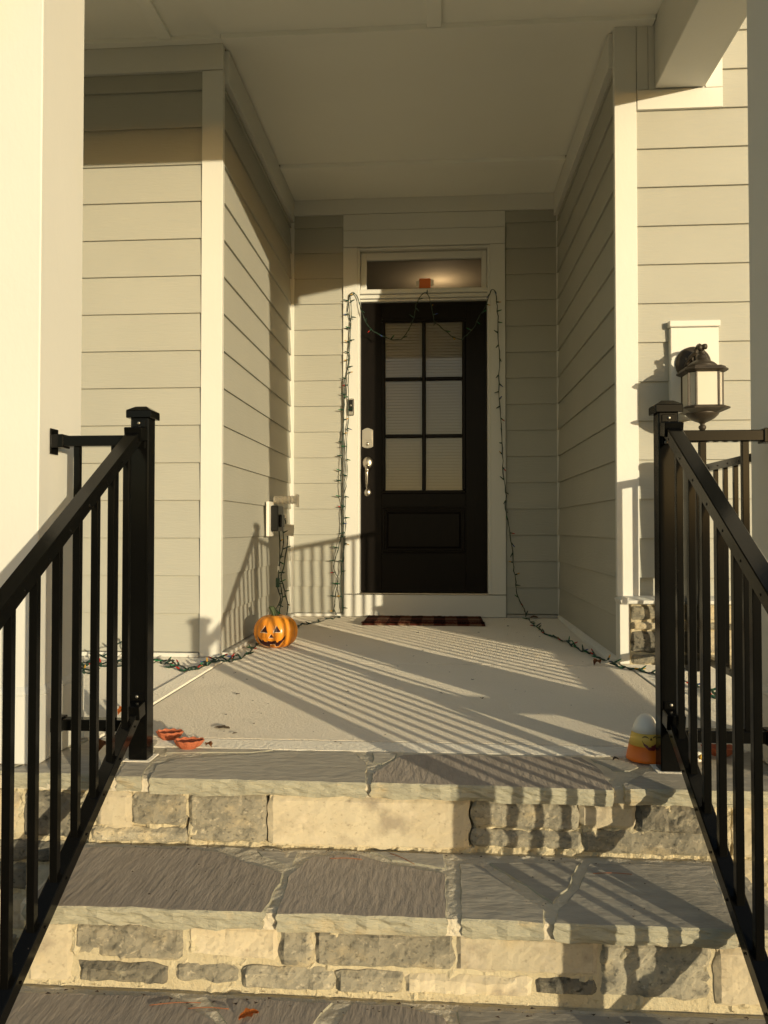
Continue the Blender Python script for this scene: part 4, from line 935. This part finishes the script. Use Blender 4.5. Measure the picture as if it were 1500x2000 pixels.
# small painted ornament behind the right railing
t=thing('flower_ornament','tiny white and yellow flower ornament behind the right railing post','ornament',(0.672,2.07,0))
bm=B()
for k in range(6):
    a=k*math.pi/3; lathe(bm,[(0.001,-0.006),(0.007,-0.003),(0.007,0.003),(0.001,0.006)],(0.673+0.009*math.cos(a),2.045,0.018+0.009*math.sin(a)),8)
finish(bm,'petals','plastic_w',t,smooth=True)
bm=B(); lathe(bm,[(0.001,-0.007),(0.008,0),(0.001,0.007)],(0.673,2.036,0.020),8); lathe(bm,[(0.010,0.0),(0.012,0.02),(0.003,0.034)],(0.668,2.10,0.0),10); finish(bm,'centre','cc_yellow',t,smooth=True)

# ------------------------------------------------------------------ doormat
t=thing('doormat','dark red and brown plaid doormat with a bristly near edge, in front of the door','doormat',(-0.1,5.0,0))
bm=B(); nx,ny=96,44; G=[]
for j in range(ny+1):
    row=[]
    for i in range(nx+1):
        x=-0.480+0.768*i/nx; y=4.795+0.44*j/ny; e=min(j,ny-j,i,nx-i)
        z=0.015+0.0025*noise.noise(Vector((x*60,y*60,0)))-(0.006 if e==0 else 0)
        row.append(bm.verts.new((x+0.003*noise.noise(Vector((y*50,x,1))),y+(0.005*noise.noise(Vector((x*90,2,0))) if j==0 else 0),z)))
    G.append(row)
for j in range(ny):
    for i in range(nx): bm.faces.new((G[j][i],G[j][i+1],G[j+1][i+1],G[j+1][i]))
ring=[G[0][i] for i in range(nx+1)]+[G[j][nx] for j in range(1,ny+1)]+[G[ny][i] for i in range(nx-1,-1,-1)]+[G[j][0] for j in range(ny-1,0,-1)]
bk=[bm.verts.new((v.co.x,v.co.y,0.0015)) for v in ring]
for i in range(len(ring)): bm.faces.new((ring[i],ring[(i+1)%len(ring)],bk[(i+1)%len(ring)],bk[i]))
finish(bm,'woven_mat','plaid',t)
bm=B(); r_=random.Random(8)
for k in range(2600):
    x=r_.uniform(-0.482,0.288); y=4.793+abs(r_.gauss(0,0.05)); 
    if y>5.1: continue
    z=0.014; h=r_.uniform(0.004,0.011); dx=r_.uniform(-0.004,0.004); dy=r_.uniform(-0.005,0.002); w_=0.0016
    a=bm.verts.new((x-w_,y,z)); b=bm.verts.new((x+w_,y,z)); c=bm.verts.new((x+dx,y+dy,z+h)); bm.faces.new((a,b,c))
finish(bm,'mat_bristles','plaid',t,kind='stuff')

# ------------------------------------------------------------------ leaves, needles, specks
def leaf(x,y,z,s,rot,m,label,curl=0.4,name='dry_leaf',cat='leaf',group='dry leaves'):
    n=7; bm=B(); rows=[]
    for i in range(n):
        u=i/(n-1); wd=s*0.32*math.sin(math.pi*min(1,u*0.95+0.03))*(1+0.35*math.sin(u*17))
        row=[]
        for k in (-1,0,1):
            p=Vector((s*(u-0.5),k*wd,s*curl*0.25*abs(k)+s*curl*0.30*math.sin(u*3)))
            row.append(bm.verts.new(Matrix.Rotation(rot,3,'Z')@p+Vector((x,y,z+0.001))))
        rows.append(row)
    for a,b in zip(rows,rows[1:]):
        for k in range(2): bm.faces.new((a[k],a[k+1],b[k+1],b[k]))
    bmesh.ops.solidify(bm,geom=list(bm.faces),thickness=0.0005)
    o=finish(bm,name,m); tag(o,label,cat,group); return o
leaf(-0.365,1.475,-0.333,0.040,0.6,'leaf_or','curled orange leaf lying on the lowest visible tread')
leaf(-1.02,2.44,0.005,0.050,1.2,'leaf_or','orange leaf behind the left railing, beside the left column base',0.8)
leaf(-0.635,2.100,0.001,0.030,-0.7,'leaf','small brown leaf scrap just right of the nearer left clay dish',0.9)
leaf(-0.655,2.30,0.001,0.052,-0.15,'leaf_pale','thin dark leaf strip on the concrete above the two left clay dishes',0.15)
leaf(-0.600,2.245,0.001,0.018,0.9,'leaf_pale','dark leaf fragment at the right end of the leaf strip above the clay dishes',0.2)
leaf(-0.90,2.02,0.003,0.07,1.5,'leaf','rust brown dead leaf wedged behind the lower bar of the left guard rail',0.9)
leaf(0.700,3.47,0.001,0.05,0.8,'leaf','crumpled dark leaf by the white corner post at the right of the floor',1.0)
leaf(0.64,5.22,0.004,0.05,0.1,'leaf','reddish dry leaf in the corner right of the door surround',0.6)
leaf(0.46,2.05,0.002,0.018,0.3,'twig','tiny dark leaf crumb left of the candy corn figure',0.9)
def needle(x,y,z,L,rot,label):
    bm=B(); d_=Vector((math.cos(rot),math.sin(rot),0)); pn=Vector((-d_.y,d_.x,0))
    tube(bm,smoothpath([Vector((x,y,z))-d_*L/2,Vector((x,y,z+0.001))+pn*L*0.03,Vector((x,y,z))+d_*L/2],4),0.0008,5); o=finish(bm,'pine_needle','needle',None,smooth=True); tag(o,label,'pine needle','pine needles on the steps'); return o
needle(-0.215,1.79,-0.1605,0.075,0.0,'straight reddish pine needle at the back of the middle tread, left of centre')
needle(-0.085,1.80,-0.1605,0.080,-0.75,'slanting pine needle at the back of the middle tread near its centre')
needle(0.385,1.755,-0.1605,0.085,0.02,'long pale pine needle on the right flagstone of the middle tread')
needle(-0.52,1.505,-0.3325,0.10,0.15,'pine needle at the back left of the lowest visible tread')
needle(-0.45,1.495,-0.3325,0.08,0.05,'pine needle just right of the longer one at the back left of the lowest tread')
bm=B(); r_=random.Random(21)
def speck(x,y,z,s):
    a=r_.uniform(0,6.28); p=[Vector((math.cos(a+k*1.57),math.sin(a+k*1.57)*0.45,0))*s*r_.uniform(0.6,1.2) for k in range(4)]
    vs=[bm.verts.new((x+q.x,y+q.y,z+0.001+(s*0.4 if i%2 else 0))) for i,q in enumerate(p)]; bm.faces.new(vs)
for k in range(150): speck(r_.uniform(-0.97,0.80),r_.uniform(2.15,5.2),0.001,r_.uniform(0.0015,0.006)*(1 if r_.random()<0.8 else 1.8))
for k in range(60): speck(r_.uniform(-0.8,0.64),r_.uniform(1.56,1.82),-0.161,r_.uniform(0.001,0.0035))
for k in range(50): speck(r_.uniform(-0.8,0.64),1.835-abs(r_.gauss(0,0.012)),-0.160,r_.uniform(0.002,0.006))
for k in range(60): speck(r_.uniform(-0.8,0.64),1.536-abs(r_.gauss(0,0.02)),-0.332,r_.uniform(0.002,0.007))
tag(finish(bm,'leaf_litter','twig'),kind='stuff',label='scattered specks of dry leaf litter on the porch floor and treads',cat='leaf litter')
